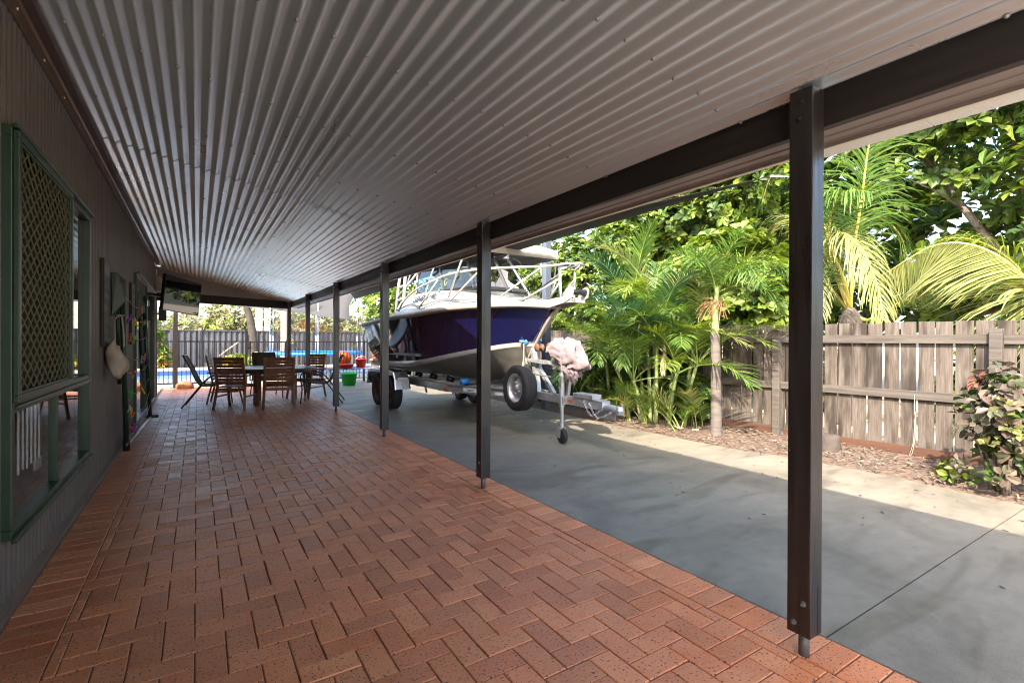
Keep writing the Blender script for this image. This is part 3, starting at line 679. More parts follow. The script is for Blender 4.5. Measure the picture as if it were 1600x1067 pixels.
# bow rail (port side measured, mirrored to starboard) and bowsprit
cp = [(BX-max(0,g.y-.05), BY+g.x) for g in G]; cp = [(BX-.10, BY-.42)]+[(BX-.14, BY-.16)]+cp[1:]
def curt(x, y):
    d = ray(x, y)
    for (ax, ay), (bx, by) in zip(cp, cp[1:]):
        den = d.x*(by-ay)-d.y*(bx-ax)
        if abs(den) < 1e-9: continue
        s_ = (d.x*(-ay)-d.y*(-ax))/den
        X_, Y_ = ax+(bx-ax)*s_, ay+(by-ay)*s_
        if -.001 <= s_ <= 1.001:
            t = (X_/d.x); return CAM+d*t
    return None
top = [q for q in (curt(*p) for p in ((623,486),(632,469),(651,452),(676,439),(704,428),(746,421),(768,419.5),(811,417.5),(845,416.5),(869,414.5),(886,411.5))) if q]
mir = lambda p: Vector((2*BX-p.x, p.y, p.z))
tip = Vector((BX, BY-.46, 2.29))
mb = MB(); tl = spline(top+[Vector((BX-.15,BY-.37,2.285)), tip], 5); mb.tube(tl, .0165, 10); mb.tube([mir(p) for p in tl], .0165, 10)
for a, b in (((684.6,437),(654.7,481)),((746,426),(703,471)),((846.6,417),(782,463))):
    A_, B_ = curt(*a), curt(*b)
    if A_ and B_: mb.tube([A_,B_], .0125, 8); mb.tube([mir(A_),mir(B_)], .0125, 8)
lo = Vector((BX-.11, BY-.22, 1.87)); hi = Vector((BX-.12, BY-.22, 2.2)); 
for f_ in (lambda p: p, mir):
    mb.tube(spline([f_(p) for p in (Vector((BX-.04,BY-.45,2.28)), Vector((BX-.10,BY-.26,2.24)), hi, lo)],3), .015, 8)
    mb.tube([f_(Vector((BX-.12,BY-.22,2.08))), f_(Vector((BX-.10,BY+.06,1.86)))], .013, 8); mb.tube([f_(Vector((BX-.12,BY-.22,2.12))), f_(Vector((BX-.30,BY+.40,1.86)))], .013, 8)
mb.build('bow_rail', m_rail, boat, smooth=True)
mb = MB(); pr_ = [(-.49,1.955),(-.45,2.0),(-.38,1.985),(-.28,1.88),(.30,1.845),(.30,1.80),(.02,1.755),(-.30,1.80),(-.47,1.86)]
for sd in (1,-1):
    x_ = BX-sd*.13; b = len(mb.v); mb.add([(x_,BY+a,z_) for a, z_ in pr_]+[(x_+sd*.012,BY+a,z_) for a, z_ in pr_], [tuple(range(9)),tuple(reversed(range(9,18)))]+[(i,(i+1)%9,9+(i+1)%9,9+i) for i in range(9)])
mb.box((BX-.118,BY-.42,1.80),(BX+.118,BY+.3,1.835)); bs = mb.build('bowsprit', m_white, boat)
mb = MB(); mb.lathe([(.0,-.12),(.045,-.12),(.03,0),(.045,.12),(0,.12)], (BX,BY-.42,1.93), (1,0,0), 14); mb.build('anchor_roller', m_black, bs, smooth=True)
mb = MB(); mb.tube([(BX-1.0,BY+4.1,1.74),(BX-1.05,BY+4.1,1.80),(BX-1.05,BY+4.9,1.74),(BX-1.0,BY+4.95,1.68)], .014, 8); mb.tube([(BX+1.0,BY+4.1,1.74),(BX+1.05,BY+4.1,1.80),(BX+1.05,BY+4.9,1.74),(BX+1.0,BY+4.95,1.68)], .014, 8); mb.build('stern_rail', m_rail, boat, smooth=True)

# ================================================================== TRAILER
trl = thing('boat_trailer', 'galvanised tandem boat trailer with spare wheel carrying the purple boat', 'boat trailer', (BX, 7.2, 0))
mb = MB()
def ibeam(mb, a, b, w_, h_):
    up = Vector((0,0,h_/2)); mb.beam(Vector(a)+up, Vector(b)+up, w_, .010); mb.beam(Vector(a)-up, Vector(b)-up, w_, .010); mb.beam(a, b, .008, h_-.01)
for sd in (-1,1):
    ibeam(mb, (BX+sd*.62,10.25,.545), (BX+sd*.62,7.3,.545), .055, .11); ibeam(mb, (BX+sd*.62,7.3,.545), (BX+sd*.10,5.55,.555), .055, .11)
for y_ in (10.1,9.5,8.6,7.6): mb.box((BX-.62,y_-.04,.47),(BX+.62,y_+.04,.535))
mb.box((BX-.05,4.45,.505),(BX+.05,6.6,.605)); mb.box((BX-.35,6.4,.50),(BX+.35,6.5,.6))
for y_, w_ in ((7.15,.58),(8.2,.62),(9.0,.62)):
    mb.tube([(BX-w_,y_,.49),(BX-w_-.02,y_-.1,.40)], .018, 6)
tf = mb.build('trailer_frame', m_galv, trl)
mb = MB(); mb.box((BX-.06,4.26,.50),(BX+.06,4.75,.61)); mb.box((BX-.075,4.42,.612),(BX+.075,4.78,.668)); mb.tube([(BX,4.28,.545),(BX,4.13,.535),(BX,4.05,.52)], [.05,.042,.05], 10); mb.lathe([(0,-.055),(.045,-.05),(.055,0),(.04,.045),(0,.05)], (BX,4.04,.525), (0,0,1), 12)
mb.box((BX-.005,4.1,.40),(BX+.005,4.45,.5)); mb.build('coupling', m_galv, trl, bevel=.004)
mb = MB()
for (a, b, c) in (((BX-.07,4.48,.56),(BX-.10,4.3,.42),(BX-.05,4.14,.49)),((BX-.07,4.58,.58),(BX-.09,4.42,.43),(BX-.06,4.25,.53))):
    pts = spline([a,b,c], 7)
    for i, p in enumerate(pts):
        ang = (i%2)*PI/2; t = (pts[min(i+1,len(pts)-1)]-pts[max(i-1,0)]).normalized(); nx_ = Vector((1,0,0)) if i%2 else t.cross(Vector((1,0,0))).normalized()
        ring = [p+t*(.019*math.cos(k*PI/4))+nx_*(.011*math.sin(k*PI/4)) for k in range(9)]; mb.tube(ring, .0038, 5, cap=False)
mb.build('safety_chain', m_galv, trl, smooth=True)
def wheel(mb_t, mb_r, c, ax, R_, w_):
    mb_t.lathe([(R_*.62,-w_*.42),(R_*.80,-w_*.5),(R_*.93,-w_*.46),(R_*.985,-w_*.36),(R_,-w_*.18),(R_*.985,-.004),(R_*.985,.004),(R_,w_*.18),(R_*.985,w_*.36),(R_*.93,w_*.46),(R_*.80,w_*.5),(R_*.62,w_*.42)], c, ax, 32)
    mb_r.lathe([(R_*.63,w_*.43),(R_*.60,w_*.44),(R_*.56,w_*.30),(R_*.50,w_*.12),(R_*.40,w_*.10),(R_*.30,w_*.2),(R_*.16,w_*.22),(R_*.15,w_*.34),(0,w_*.36)], c, ax, 24)
    mb_r.lathe([(R_*.62,-w_*.42),(R_*.5,-w_*.1),(0,-w_*.1)], c, ax, 24)
    a = Vector(ax).normalized(); x_ = a.cross(Vector((0,0,1))).normalized(); y_ = a.cross(x_)
    for k in range(5):
        q = Vector(c)+a*w_*.2+(x_*math.cos(k*2*PI/5)+y_*math.sin(k*2*PI/5))*R_*.24; mb_r.lathe([(.011,0),(.011,.02),(0,.022)], q, a, 6)
for sd in (-1,1):
    for y_ in (9.12,9.86):
        a = MB(); b = MB(); wheel(a, b, (BX+sd*.90,y_,.325), (sd,0,0), .325, .19)
        wo_ = a.build('wheel', m_tyre, trl, smooth=True); b.build('rim', m_rust if sd < 0 else m_rim, wo_, smooth=True)
    mb = MB(); rows = []
    for y_, z_ in ((8.62,.42),(8.66,.60),(8.74,.73),(9.0,.745),(9.5,.75),(9.98,.745),(10.24,.73),(10.32,.60),(10.36,.42)):
        xo = BX+sd*1.03; xi = BX+sd*.76; rows.append([(xi,y_,z_),(xo-sd*.02,y_,z_),(xo,y_,z_-.012),(xo,y_ if z_ > .5 else y_,z_-.06 if z_ > .65 else z_-.01)])
    mb.grid(rows); gd = mb.build('mudguard', m_alu, trl, solid=.004)
mb = MB(); mb.box((BX-.98,8.612,.60),(BX-.80,8.62,.635)); mb.build('guard_sticker', m_whitep, gd)
a = MB(); b = MB(); spc = Vector((3.84,5.78,.65)); wheel(a, b, spc, (-1,.02,.03), .325, .205); so_ = a.build('spare_wheel', m_tyre, trl, smooth=True); b.build('rim', m_rim, so_, smooth=True)
mb = MB(); mb.beam((3.86,5.78,.65),(BX,5.78,.60),.06,.06); mb.beam((BX,5.78,.55),(BX,5.78,.72),.05,.05); mb.build('spare_bracket', m_galv, trl)
# winch post, jockey stand
mb = MB(); mb.beam((BX,5.62,.58),(BX,5.75,1.22),.07,.06); mb.beam((BX,5.25,.60),(BX,5.72,1.05),.05,.05); mb.beam((BX-.08,5.35,1.02),(BX-.08,5.85,1.05),.04,.04); mb.beam((BX,4.98,.6),(BX,4.9,1.02),.045,.045); mb.beam((BX,4.75,1.0),(BX,5.7,1.03),.05,.05); mb.build('winch_post', m_galv, trl)
mb = MB(); mb.lathe([(.0,-.1),(.045,-.1),(.045,-.06),(.022,-.05),(.022,.05),(.045,.06),(.045,.1),(0,.1)], (BX-.02,5.80,1.30), (1,0,0), 14); mb.tube([(BX-.2,5.80,1.305),(BX+.16,5.80,1.30)], .02, 8); mb.build('bow_roller', m_blue, trl, smooth=True)
mb = MB(); mb.lathe([(0,-.05),(.055,-.05),(.055,-.035),(.025,-.03),(.025,.03),(.055,.035),(.055,.05),(0,.05)], (BX-.07,5.50,1.22), (1,0,0), 16); mb.lathe([(0,-.01),(.06,-.01),(.06,.01),(0,.01)], (BX+.02,5.4,1.23), (1,0,0), 16); mb.build('winch_drum', m_rust, trl, smooth=True)
mb = MB(); mb.tube(spline([(BX-.13,5.8,1.28),(BX-.16,5.76,1.05),(BX-.2,5.7,.95),(BX-.14,5.5,.86),(BX-.1,5.2,.84)],5), .009, 6); mb.tube(spline([(BX-.1,5.82,1.25),(BX-.12,5.8,1.1),(BX-.08,5.78,.98)],5), .012, 6); mb.build('winch_rope', m_cord, trl, smooth=True)
jx, jy = 3.965, 4.985
mb = MB(); mb.tube([(jx,jy,.46),(jx,jy,.90)], .034, 14); mb.tube([(jx,jy,.18),(jx,jy,.47)], .026, 12); mb.tube([(jx,jy,.90),(jx-.01,jy,.96),(jx-.02,jy,.985)], .014, 8); mb.tube([(jx-.02,jy,.985),(jx+.05,jy-.14,1.0)], .011, 8); mb.box((jx-.02,jy-.05,.50),(BX-.05,jy+.05,.60))
jk = mb.build('jockey_stand', m_galv, trl)
mb = MB(); mb.add([(jx-.045,jy-.03,.19),(jx-.045,jy+.05,.19),(jx-.045,jy+.03,.07),(jx-.045,jy-.02,.07)], [(0,1,2,3)]); mb.add([(jx+.045,jy-.03,.19),(jx+.045,jy+.05,.19),(jx+.045,jy+.03,.07),(jx+.045,jy-.02,.07)], [(0,1,2,3)]); mb.box((jx-.045,jy-.035,.185),(jx+.045,jy+.05,.195)); mb.build('wheel_fork', m_galv, jk, solid=.006)
a = MB(); a.lathe([(.0,-.03),(.05,-.034),(.075,-.03),(.098,-.022),(.104,0),(.098,.022),(.075,.03),(.05,.034),(0,.03)], (jx,jy-.01,.098), (1,-.1,0), 24); a.build('jockey_wheel', m_tyre, jk, smooth=True)
mb = MB()
for y_ in (7.6,8.3,9.0,9.6):
    for sd in (-1,1): mb.lathe([(0,-.06),(.05,-.06),(.042,0),(.05,.06),(0,.06)], (BX+sd*.42,y_,.66), (1,0,sd*.3), 12)
mb.build('keel_rollers', m_black, trl, smooth=True)
for y_, z_ in ((7.02,.66),(5.98,.64)):
    mb = MB(); mb.lathe([(0,-.06),(.055,-.06),(.045,0),(.055,.06),(0,.06)], (BX-.45 if y_ > 6.5 else BX-.16,y_,z_), (1,0,.2), 14); mb.build('hull_roller', m_blue, trl, smooth=True)
# rail lamp and maker's plate on the near rail
pa, pb = Vector((BX-.62,7.3,.545)), Vector((BX-.10,5.55,.555)); rd = (pb-pa).normalized(); rn = Vector((-rd.y*-1, 0, 0)); rn = Vector((rd.y, -rd.x, 0)); rn = rn if rn.x < 0 else -rn
def onrail(x):
    d = ray(x, 605); den = d.x*rd.y-d.y*rd.x; t = ((pa.x)*rd.y-(pa.y)*rd.x)/den; return CAM+d*t
q0, q1 = onrail(726), onrail(752)
mb = MB(); c0 = Vector((q0.x,q0.y,.515))+rn*.031; c1 = Vector((q1.x,q1.y,.515))+rn*.031; u_ = Vector((0,0,.062)); mb.add([c0,c1,c1+u_,c0+u_], [(0,1,2,3)]); pl_ = mb.build('maker_plate', m_whitep, trl, solid=.003)
text_mesh('plate_lettering', "Tezza's", .062, m_navy, pl_, c0.lerp(c1,.18)+rn*.003+Vector((0,0,.015)), c1-c0, (0,0,1), .2)
q0 = onrail(699); q1 = onrail(706); mb = MB(); c0 = Vector((q0.x,q0.y,.53))+rn*.03; mb.box((-.05,-.012,-.016),(.05,.012,.016),0,Matrix.Translation(c0)@Matrix.Rotation(math.atan2(rd.y,rd.x),4,'Z')); mb.build('side_marker_lamp', m_orange, trl, bevel=.004)
q0 = onrail(776); q1 = onrail(789); mb = MB(); c0 = Vector((q0.x,q0.y,.512))+rn*.031; c1 = Vector((q1.x,q1.y,.512))+rn*.031; mb.add([c0,c1,c1+u_*.7,c0+u_*.7],[(0,1,2,3)]); mb.build('rail_label', m_whitep, trl, solid=.003)
mb = MB(); c0 = Vector((BX-.05,4.86,.55)); mb.box((BX-.062,4.82,.545),(BX-.05,4.90,.575)); mb.build('side_marker_lamp', m_orange, trl)

# cloth draped over the winch
cl = MB(); cc = Vector((BX-.05, 4.93, 1.10)); rows = []
nu, nv_ = 64, 40
for j in range(nv_+1):
    ph = -PI/2+PI*j/nv_; row = []
    for i in range(nu):
        th = 2*PI*i/nu; d = Vector((math.cos(ph)*math.cos(th), math.cos(ph)*math.sin(th), math.sin(ph)))
        rr = .235+.06*mnoise.noise(d*1.6+Vector((3,1,0)))
        fold = abs(mnoise.noise(Vector((d.x*2.6+5, d.y*2.6, d.z*1.1))))
        fold2 = abs(mnoise.noise(Vector((d.x*5+1, d.y*5, d.z*2.4+9))))
        rr += .10*fold-.10*max(0,.10-fold)*8*.6+.04*fold2-.05*max(0,.06-fold2)*8
        p = Vector((d.x*.62, d.y*1.36, d.z*.86))*rr
        if d.z < -.2: p = Vector((p.x*.85, p.y*.55-.12*(-d.z-.2)*1.7, p.z*(1.25 if d.y < .2 else .7)))
        if d.z > .3: p.z *= 1.0-.12*d.y
        p.z += .10*d.y if d.z > -.3 else 0
        row.append(cc+p)
    row.append(row[0]); rows.append(row)
tag(cl.grid(rows).build('dust_cloth', m_cloth, smooth=True, merge=True), 'pale mauve crumpled cloth bundled over the trailer winch', 'cloth')

# ================================================================== TIMBER FENCE
fx = 6.9; tfn = thing('timber_fence', 'weathered grey timber paling fence behind the mulch bed and palms', 'fence', (fx, 4, 0))
pitchf = .1645; y = -2.2+.085; k = 0
ytest = 3.21
while ytest > -2.2: ytest -= pitchf
y = ytest
while y < 16.8:
    mb = MB(); w_ = pitchf-.015-rnd(0,.008); zt = 1.545+rnd(-.008,.008); zb = .07 if y < 9 else .0; ln = rnd(-.004,.004)
    mb.box((fx+.006+rnd(0,.003), y+.010, zb), (fx+.020+rnd(0,.003), y+.010+w_, zt)); mb.v = [(a, b+ln*(c/1.5), c) for a, b, c in mb.v]
    mb.build('paling', m_fence, tfn, bevel=.002, seg=1); y += pitchf
for y_ in (1.55,3.80,6.1,8.4,10.7,13.0,15.3,-.7):
    mb = MB(); mb.box((fx-.085,y_-.05,-.1),(fx-.0012,y_+.05,1.485 if y_ > 3 else 1.46)); mb.build('fence_post', m_rails, tfn, bevel=.006)
ps = [-2.2,-.7,1.55,3.80,6.1,8.4,10.7,13.0,15.3,16.8]
for z0, z1 in ((1.30,1.398),(.66,.758)):
    for a, b in zip(ps, ps[1:]):
        mb = MB(); mb.beam((fx-.02,a+.051,(z0+z1)/2+rnd(-.008,.008)),(fx-.02,b-.051,(z0+z1)/2+rnd(-.008,.008)),.036,z1-z0); mb.build('fence_rail', m_rails, tfn, bevel=.003)
for a, b, z0, z1, dx in ((3.86,6.0,.02,.13,0),(1.65,3.72,.03,.135,.0),(-.6,1.5,.02,.12,0)):
    mb = MB(); mb.beam((fx-.012-dx,a,(z0+z1)/2+.0),(fx-.012,b,(z0+z1)/2-.03),.022,z1-z0); mb.build('plinth_board', m_rustwood, tfn, bevel=.003)
mb = MB(); mb.tube(spline([pX(1429,617,fx-.05),pX(1429,640,fx-.055),pX(1431,670,fx-.06),pX(1426,705,fx-.06),pX(1421,711,fx-.06),pX(1427,690,fx-.07),pX(1430,650,fx-.06),pX(1434,633,fx-.05)],6), .0026, 6)
tag(mb.build('hanging_cord', m_cord, smooth=True), 'thin pale cord hanging in a loop from the middle fence rail', 'cord')
mb = MB(); mb.tube(spline([pX(1190,693,6.6),pX(1201,690,6.6),pX(1215,688,6.7),pX(1228,687,6.75)],4), .022, 7); tag(mb.build('black_pipe', m_black, smooth=True), 'short black pipe lying at the foot of the timber fence', 'pipe')
# stump
st_ = thing('tree_stump', 'small grey sawn tree stump on the mulch against the fence', 'stump', (6.4,2.9,0))
mb = MB(); rows = []
for z_, r_ in ((-.05,.13),(.03,.118),(.12,.105),(.2,.098),(.205,.09),(.2,.0)):
    row = []
    for i in range(21):
        a = 2*PI*(i%20)/20; rr = r_*(1+.12*mnoise.noise(Vector((math.cos(a)*1.6,math.sin(a)*1.6,z_*3)))); row.append((6.4+rr*math.cos(a),2.9+rr*math.sin(a),z_))
    rows.append(row)
mb.grid(rows); mb.build('trunk', M('stump_wood',(.075,.06,.05),rough=.95,col2=(.045,.036,.03),scale=6,bump=.8,bscale=18), st_, smooth=True)
# grey steel post behind the boat
mp_ = thing('steel_post', 'tall blue grey square steel post rising behind the bow', 'post', (5.8,7.79,0))
mb = MB(); mb.box((5.8-.065,7.79-.065,-.05),(5.865,7.855,3.32)); mb.build('shaft', M('post_grey', (.075,.09,.12), rough=.45, col2=(.09,.105,.135)), mp_, bevel=.006)
mb = MB(); mb.box((5.725,7.715,3.321),(5.875,7.865,3.335)); mb.tube(spline([(5.70,7.83,2.6),(5.69,7.83,3.1),(5.72,7.83,3.25)],5), .012, 6); mb.build('cap', m_galv, mp_)
# shade sails
sail = [Vector(p) for p in ((3.95,2.25,2.67),(4.68,17.6,2.75),(2.75,12.4,2.92))]
def sailmesh(P, sag, n_=14, pull_=.4):
    mb = MB(); c = (P[0]+P[1]+P[2])/3; idx = {}
    for i in range(n_+1):
        for j in range(n_+1-i):
            a, b = i/n_, j/n_; g = 1-a-b; p = P[0]*g+P[1]*a+P[2]*b; e = (g*a+a*b+b*g); pull = (1-27*g*a*b)
            ed = 4*max(g*a if b < 1e-6 else 0, a*b if g < 1e-6 else 0, b*g if a < 1e-6 else 0)
            w_ = (g*a)*math.exp(-8*b)+(a*b)*math.exp(-8*g)+(b*g)*math.exp(-8*a)
            p = p+(c-p)*w_*pull_+Vector((0,0,-sag*27*g*a*b)); idx[i,j] = len(mb.v); mb.v.append(tuple(p))
    for i in range(n_):
        for j in range(n_-i):
            mb.f.append((idx[i,j],idx[i+1,j],idx[i,j+1])); mb.m.append(0)
            if j < n_-i-1: mb.f.append((idx[i+1,j],idx[i+1,j+1],idx[i,j+1])); mb.m.append(0)
    return mb
ss = thing('shade_sail', 'dark charcoal triangular shade sail stretched over the boat', 'shade sail', sail[0])
sailmesh(sail, .06, 24, .14).build('fabric', m_sail, ss, smooth=True, solid=.002)
an = pX(1262,277,4.25); mb = MB(); mb.tube([sail[0], sail[0]+(an-sail[0])*.3], .010, 6); mb.tube([sail[0], an], .004, 6); mb.build('corner_cable', m_galv, ss)
s2 = [pY(330,474,23.5), pY(548,500,19.0), pY(560,455,20.0)]
ss2 = thing('shade_sail', 'pale grey shade sail hanging over the pool and trampoline', 'shade sail', s2[0])
sailmesh(s2, .1).build('fabric', m_sailg, ss2, smooth=True, solid=.002)
# ================================================================== THINGS ON THE HOUSE WALL
tv = thing('television', 'large flat screen television tilted down from a wall arm at the end of the verandah', 'television', (-.2,10.25,2.07))
a, b = pY(264.4,429.5,9.8), pY(319,445.7,10.7); d = pY(249.5,481.8,9.8*.986); ux = (b-a).normalized(); uy = (a-d).normalized(); uy = (uy-ux*uy.dot(ux)).normalized(); nz = ux.cross(uy)
wd, ht = (b-a).length, (a-d).length; ctr = (a+b+d+b+d-a)/4
MT = Matrix(((ux.x,uy.x,nz.x,ctr.x),(ux.y,uy.y,nz.y,ctr.y),(ux.z,uy.z,nz.z,ctr.z),(0,0,0,1)))
mb = MB(); mb.box((-wd/2,-ht/2,-.055),(wd/2,ht/2,-.004),0,MT); mb.build('casing', m_black, tv, bevel=.006)
mb = MB(); mb.box((-wd/2+.008,-ht/2+.012,-.0035),(wd/2-.008,ht/2-.008,0),0,MT); mb.build('screen', m_tv, tv)
mb = MB(); q = MT@Vector((0,0,-.055)); mb.beam(q, (XW+.25, 10.9, 2.1), .05, .05); mb.beam((XW+.25,10.9,2.1),(XW,10.5,2.1),.05,.05); mb.box((XW,10.38,1.95),(XW+.03,10.62,2.3)); mb.build('wall_arm', m_black, tv)
vb = thing('wall_heater', 'cream wall box with white louvres high at the far end of the house wall', 'wall unit', (XW+.05,13.1,2.5))
mb = MB(); mb.box((XW+.008,12.9,2.34),(XW+.10,13.3,2.66)); mb.build('cover', m_cream, vb, bevel=.006)
for k in range(5):
    mb = MB(); mb.box((XW+.10,12.93,2.37+k*.055),(XW+.135,13.27,2.395+k*.055)); mb.build('louvre', m_whitep, vb)
sp = thing('outdoor_speaker', 'small black speaker bracketed to the far wall corner under the television', 'speaker', (XW+.1,13.2,1.9))
mb = MB(); mb.box((XW+.05,13.12,1.72),(XW+.19,13.28,2.02)); mb.build('cabinet', m_black, sp, bevel=.01); mb = MB(); mb.beam((XW+.01,13.2,1.87),(XW+.05,13.2,1.87),.04,.04); mb.build('bracket', m_black, sp)

clt = thing('clothesline', 'green fold-down clothesline frame hanging against the brown house wall', 'clothesline', (XW+.1,7.8,0))
n0, n1, f0, f1 = Vector((-.655,6.47,1.93)), Vector((-.65,6.86,.15)), Vector((-.64,8.78,1.93)), Vector((-.58,9.05,.15))
for p, q in ((n0,n1),(f0,f1)):
    mb = MB(); mb.tube([p,q], .026, 10); mb.build('side_tube', m_greent, clt, smooth=True)
    mb = MB(); o_ = Vector((-.055,.12,0)); mb.tube([p+o_+Vector((0,0,-.1)), p+o_+Vector((0,.25,-1.1))], .02, 8); mb.build('stay_tube', m_greent, clt, smooth=True)
    mb = MB(); y_ = p.y; mb.add([(XW+.012,y_-.02,2.0),(XW+.055,y_-.02,2.0),(-.63,y_+.02,1.93),(-.63,y_+.02,1.72),(XW+.04,y_-.02,1.56),(XW+.012,y_-.02,1.56)], [(0,1,2,3,4,5)]); mb.build('wall_bracket', m_greent, clt, solid=.05)
    mb = MB(); mb.box((XW+.002,y_-.60,1.25),(XW+.03,y_-.22,2.07)); mb.build('backing_board', m_beam, clt, bevel=.003)
mb = MB(); mb.tube([n1,f1], .021, 10); mb.build('end_bar', m_galv, clt, smooth=True)
mb = MB(); mb.tube([n1+Vector((0,-.01,-.06)),n1+Vector((0,-.01,.06))], .034, 10); mb.tube([f1+Vector((-.06,.0,.02)),f1+Vector((.10,0,.02))], .022, 8); mb.build('end_cap', m_black, clt, smooth=True)
pegs = []
pcols = [m_greenp,m_red,m_yellow,m_cord,M('light_blue_plastic',(.05,.35,.7)),m_orange,M('purple_plastic',(.2,.05,.4)),M('pink_plastic',(.6,.08,.2))]
cnames = ['green','red','yellow','cream','light blue','orange','purple','pink']
for k in range(8):
    t = .10+.112*k; A_, B_ = n0.lerp(n1,t), f0.lerp(f1,t); sg = rnd(.02,.16) if k > 2 else rnd(.01,.05); A_ = A_+Vector((.02,0,0)); B_ = B_+Vector((.02,0,0))
    pts = [A_.lerp(B_,i/12)+Vector((.01*math.sin(i),0,-sg*4*(i/12)*(1-i/12))) for i in range(13)]
    mb = MB(); mb.tube(pts, .0042, 6); mb.build('line_cord', m_cord, clt, smooth=True)
    for j in range({0:4,1:5,2:4,3:3,4:2,5:2,6:3,7:3}[k]): pegs.append((pts[random.choice([0,1,1,2,3,4,5,6,7,8,9,10])], k))
def make_peg(mat):
    mb = MB()
    for sd in (-1,1): mb.box((-.006,-.005,-.04),(.006,.005,.045),0,Matrix.Translation((0,sd*.009,0))@Matrix.Rotation(sd*-.22,4,'X'))
    mb.tube([(-.007,0,.01),(.007,0,.01)], .006, 6)
    return mb.build('clothes_peg', mat)
protos = {}
prowz = ['top','second','third','fourth','fifth','sixth','seventh','lowest']
used = {}
for p, k in pegs:
    ci = random.randrange(8)
    while used.get((k,ci)): ci = (ci+1) % 8
    used[k,ci] = 1
    if ci in protos: o = protos[ci].copy(); COL.objects.link(o)
    else: o = make_peg(pcols[ci]); protos[ci] = o
    o.location = p+Vector((.004,0,-.015)); o.rotation_euler = (rnd(-.9,.9), rnd(-.3,.3), rnd(-.6,.6)); o.scale = (1.25,1.25,1.25)
    tag(o, f'{cnames[ci]} clothes peg clipped on the {prowz[k]} cord of the clothesline', 'clothes peg', 'clothes pegs on the clothesline')
bag = thing('peg_bag', 'beige cloth peg bag hanging by its strap beside the clothesline', 'bag', (-.66,6.15,1.1))
mb = MB(); rows = []
for j in range(15):
    v = j/14; row = []
    for i in range(29):
        th = 2*PI*i/28; c_, s_ = math.cos(th), math.sin(th); sq = 1/max(abs(c_),abs(s_))**.55
        wy = .155*(1-.30*v)*(1 if v < .9 else 1-(v-.9)*6); wxx = (.028+.06*math.sin(PI*min(1,v*1.15)))*(1 if v < .9 else 1-(v-.9)*5)
        f_ = 1+.22*mnoise.noise(Vector((c_*1.6,s_*1.6,v*3)))+.10*abs(mnoise.noise(Vector((c_*5,s_*5,v*5))))
        row.append((-.66+wxx*c_*sq*f_+.015*v, 6.17+wy*s_*sq*f_-.07*v, 1.28-.35*v-(.10*max(0,c_)+.03*s_)*(1-v)))
    rows.append(row)
mb.grid(rows); mb.build('pouch', m_tan, bag, smooth=True, solid=.004)
mb = MB(); mb.tube(spline([(-.66,6.03,1.25),(-.67,6.10,1.40),(-.69,6.30,1.52),(-.66,6.46,1.56)],5), .009, 6); mb.tube(spline([(-.62,6.30,1.24),(-.63,6.36,1.40),(-.655,6.46,1.56)],5), .009, 6); mb.build('strap', m_tan, bag, smooth=True)
mb = MB(); mb.tube([(XW,6.46,1.565),(-.63,6.46,1.565)], .006, 6); mb.build('hook', m_galv, bag)

# ================================================================== TABLE AND CHAIRS
tb = thing('dining_table', 'round weathered grey timber outdoor dining table under the verandah', 'table', (1.42,11.5,0))
mb = MB(); rT = .79
for k in range(13):
    y0_ = -rT+2*rT*k/13+.004; y1_ = -rT+2*rT*(k+1)/13-.004; xs_ = []
    n_ = 6; lo_ = [(math.sqrt(max(0,rT**2-(y0_+(y1_-y0_)*i/n_)**2)), y0_+(y1_-y0_)*i/n_) for i in range(n_+1)]
    vs = [(1.42-x,11.5+y,.735) for x, y in lo_]+[(1.42+x,11.5+y,.735) for x, y in lo_]; m_ = len(vs); vs += [(a,b,.705) for a, b, c in vs]
    fs = []
    for i in range(n_): fs += [(i,n_+1+i,n_+2+i,i+1),(m_+i+1,m_+n_+2+i,m_+n_+1+i,m_+i),(i+1,m_+i+1,m_+i,i),(n_+1+i,m_+n_+1+i,m_+n_+2+i,n_+2+i)]
    mb.add(vs, fs)
mb.build('tabletop', m_tabletop, tb)
mb = MB(); mb.lathe([(.70,.70),(.70,.63),(.675,.63),(.675,.70)], (1.42,11.5,0), n=32); mb.build('apron', m_wood, tb)
for an in (.6,2.17,3.74,5.31):
    mb = MB(); c = Vector((1.42+.5*math.cos(an),11.5+.5*math.sin(an),0)); mb.box((c.x-.04,c.y-.04,0),(c.x+.04,c.y+.04,.70)); mb.build('leg', m_wood, tb, bevel=.005)
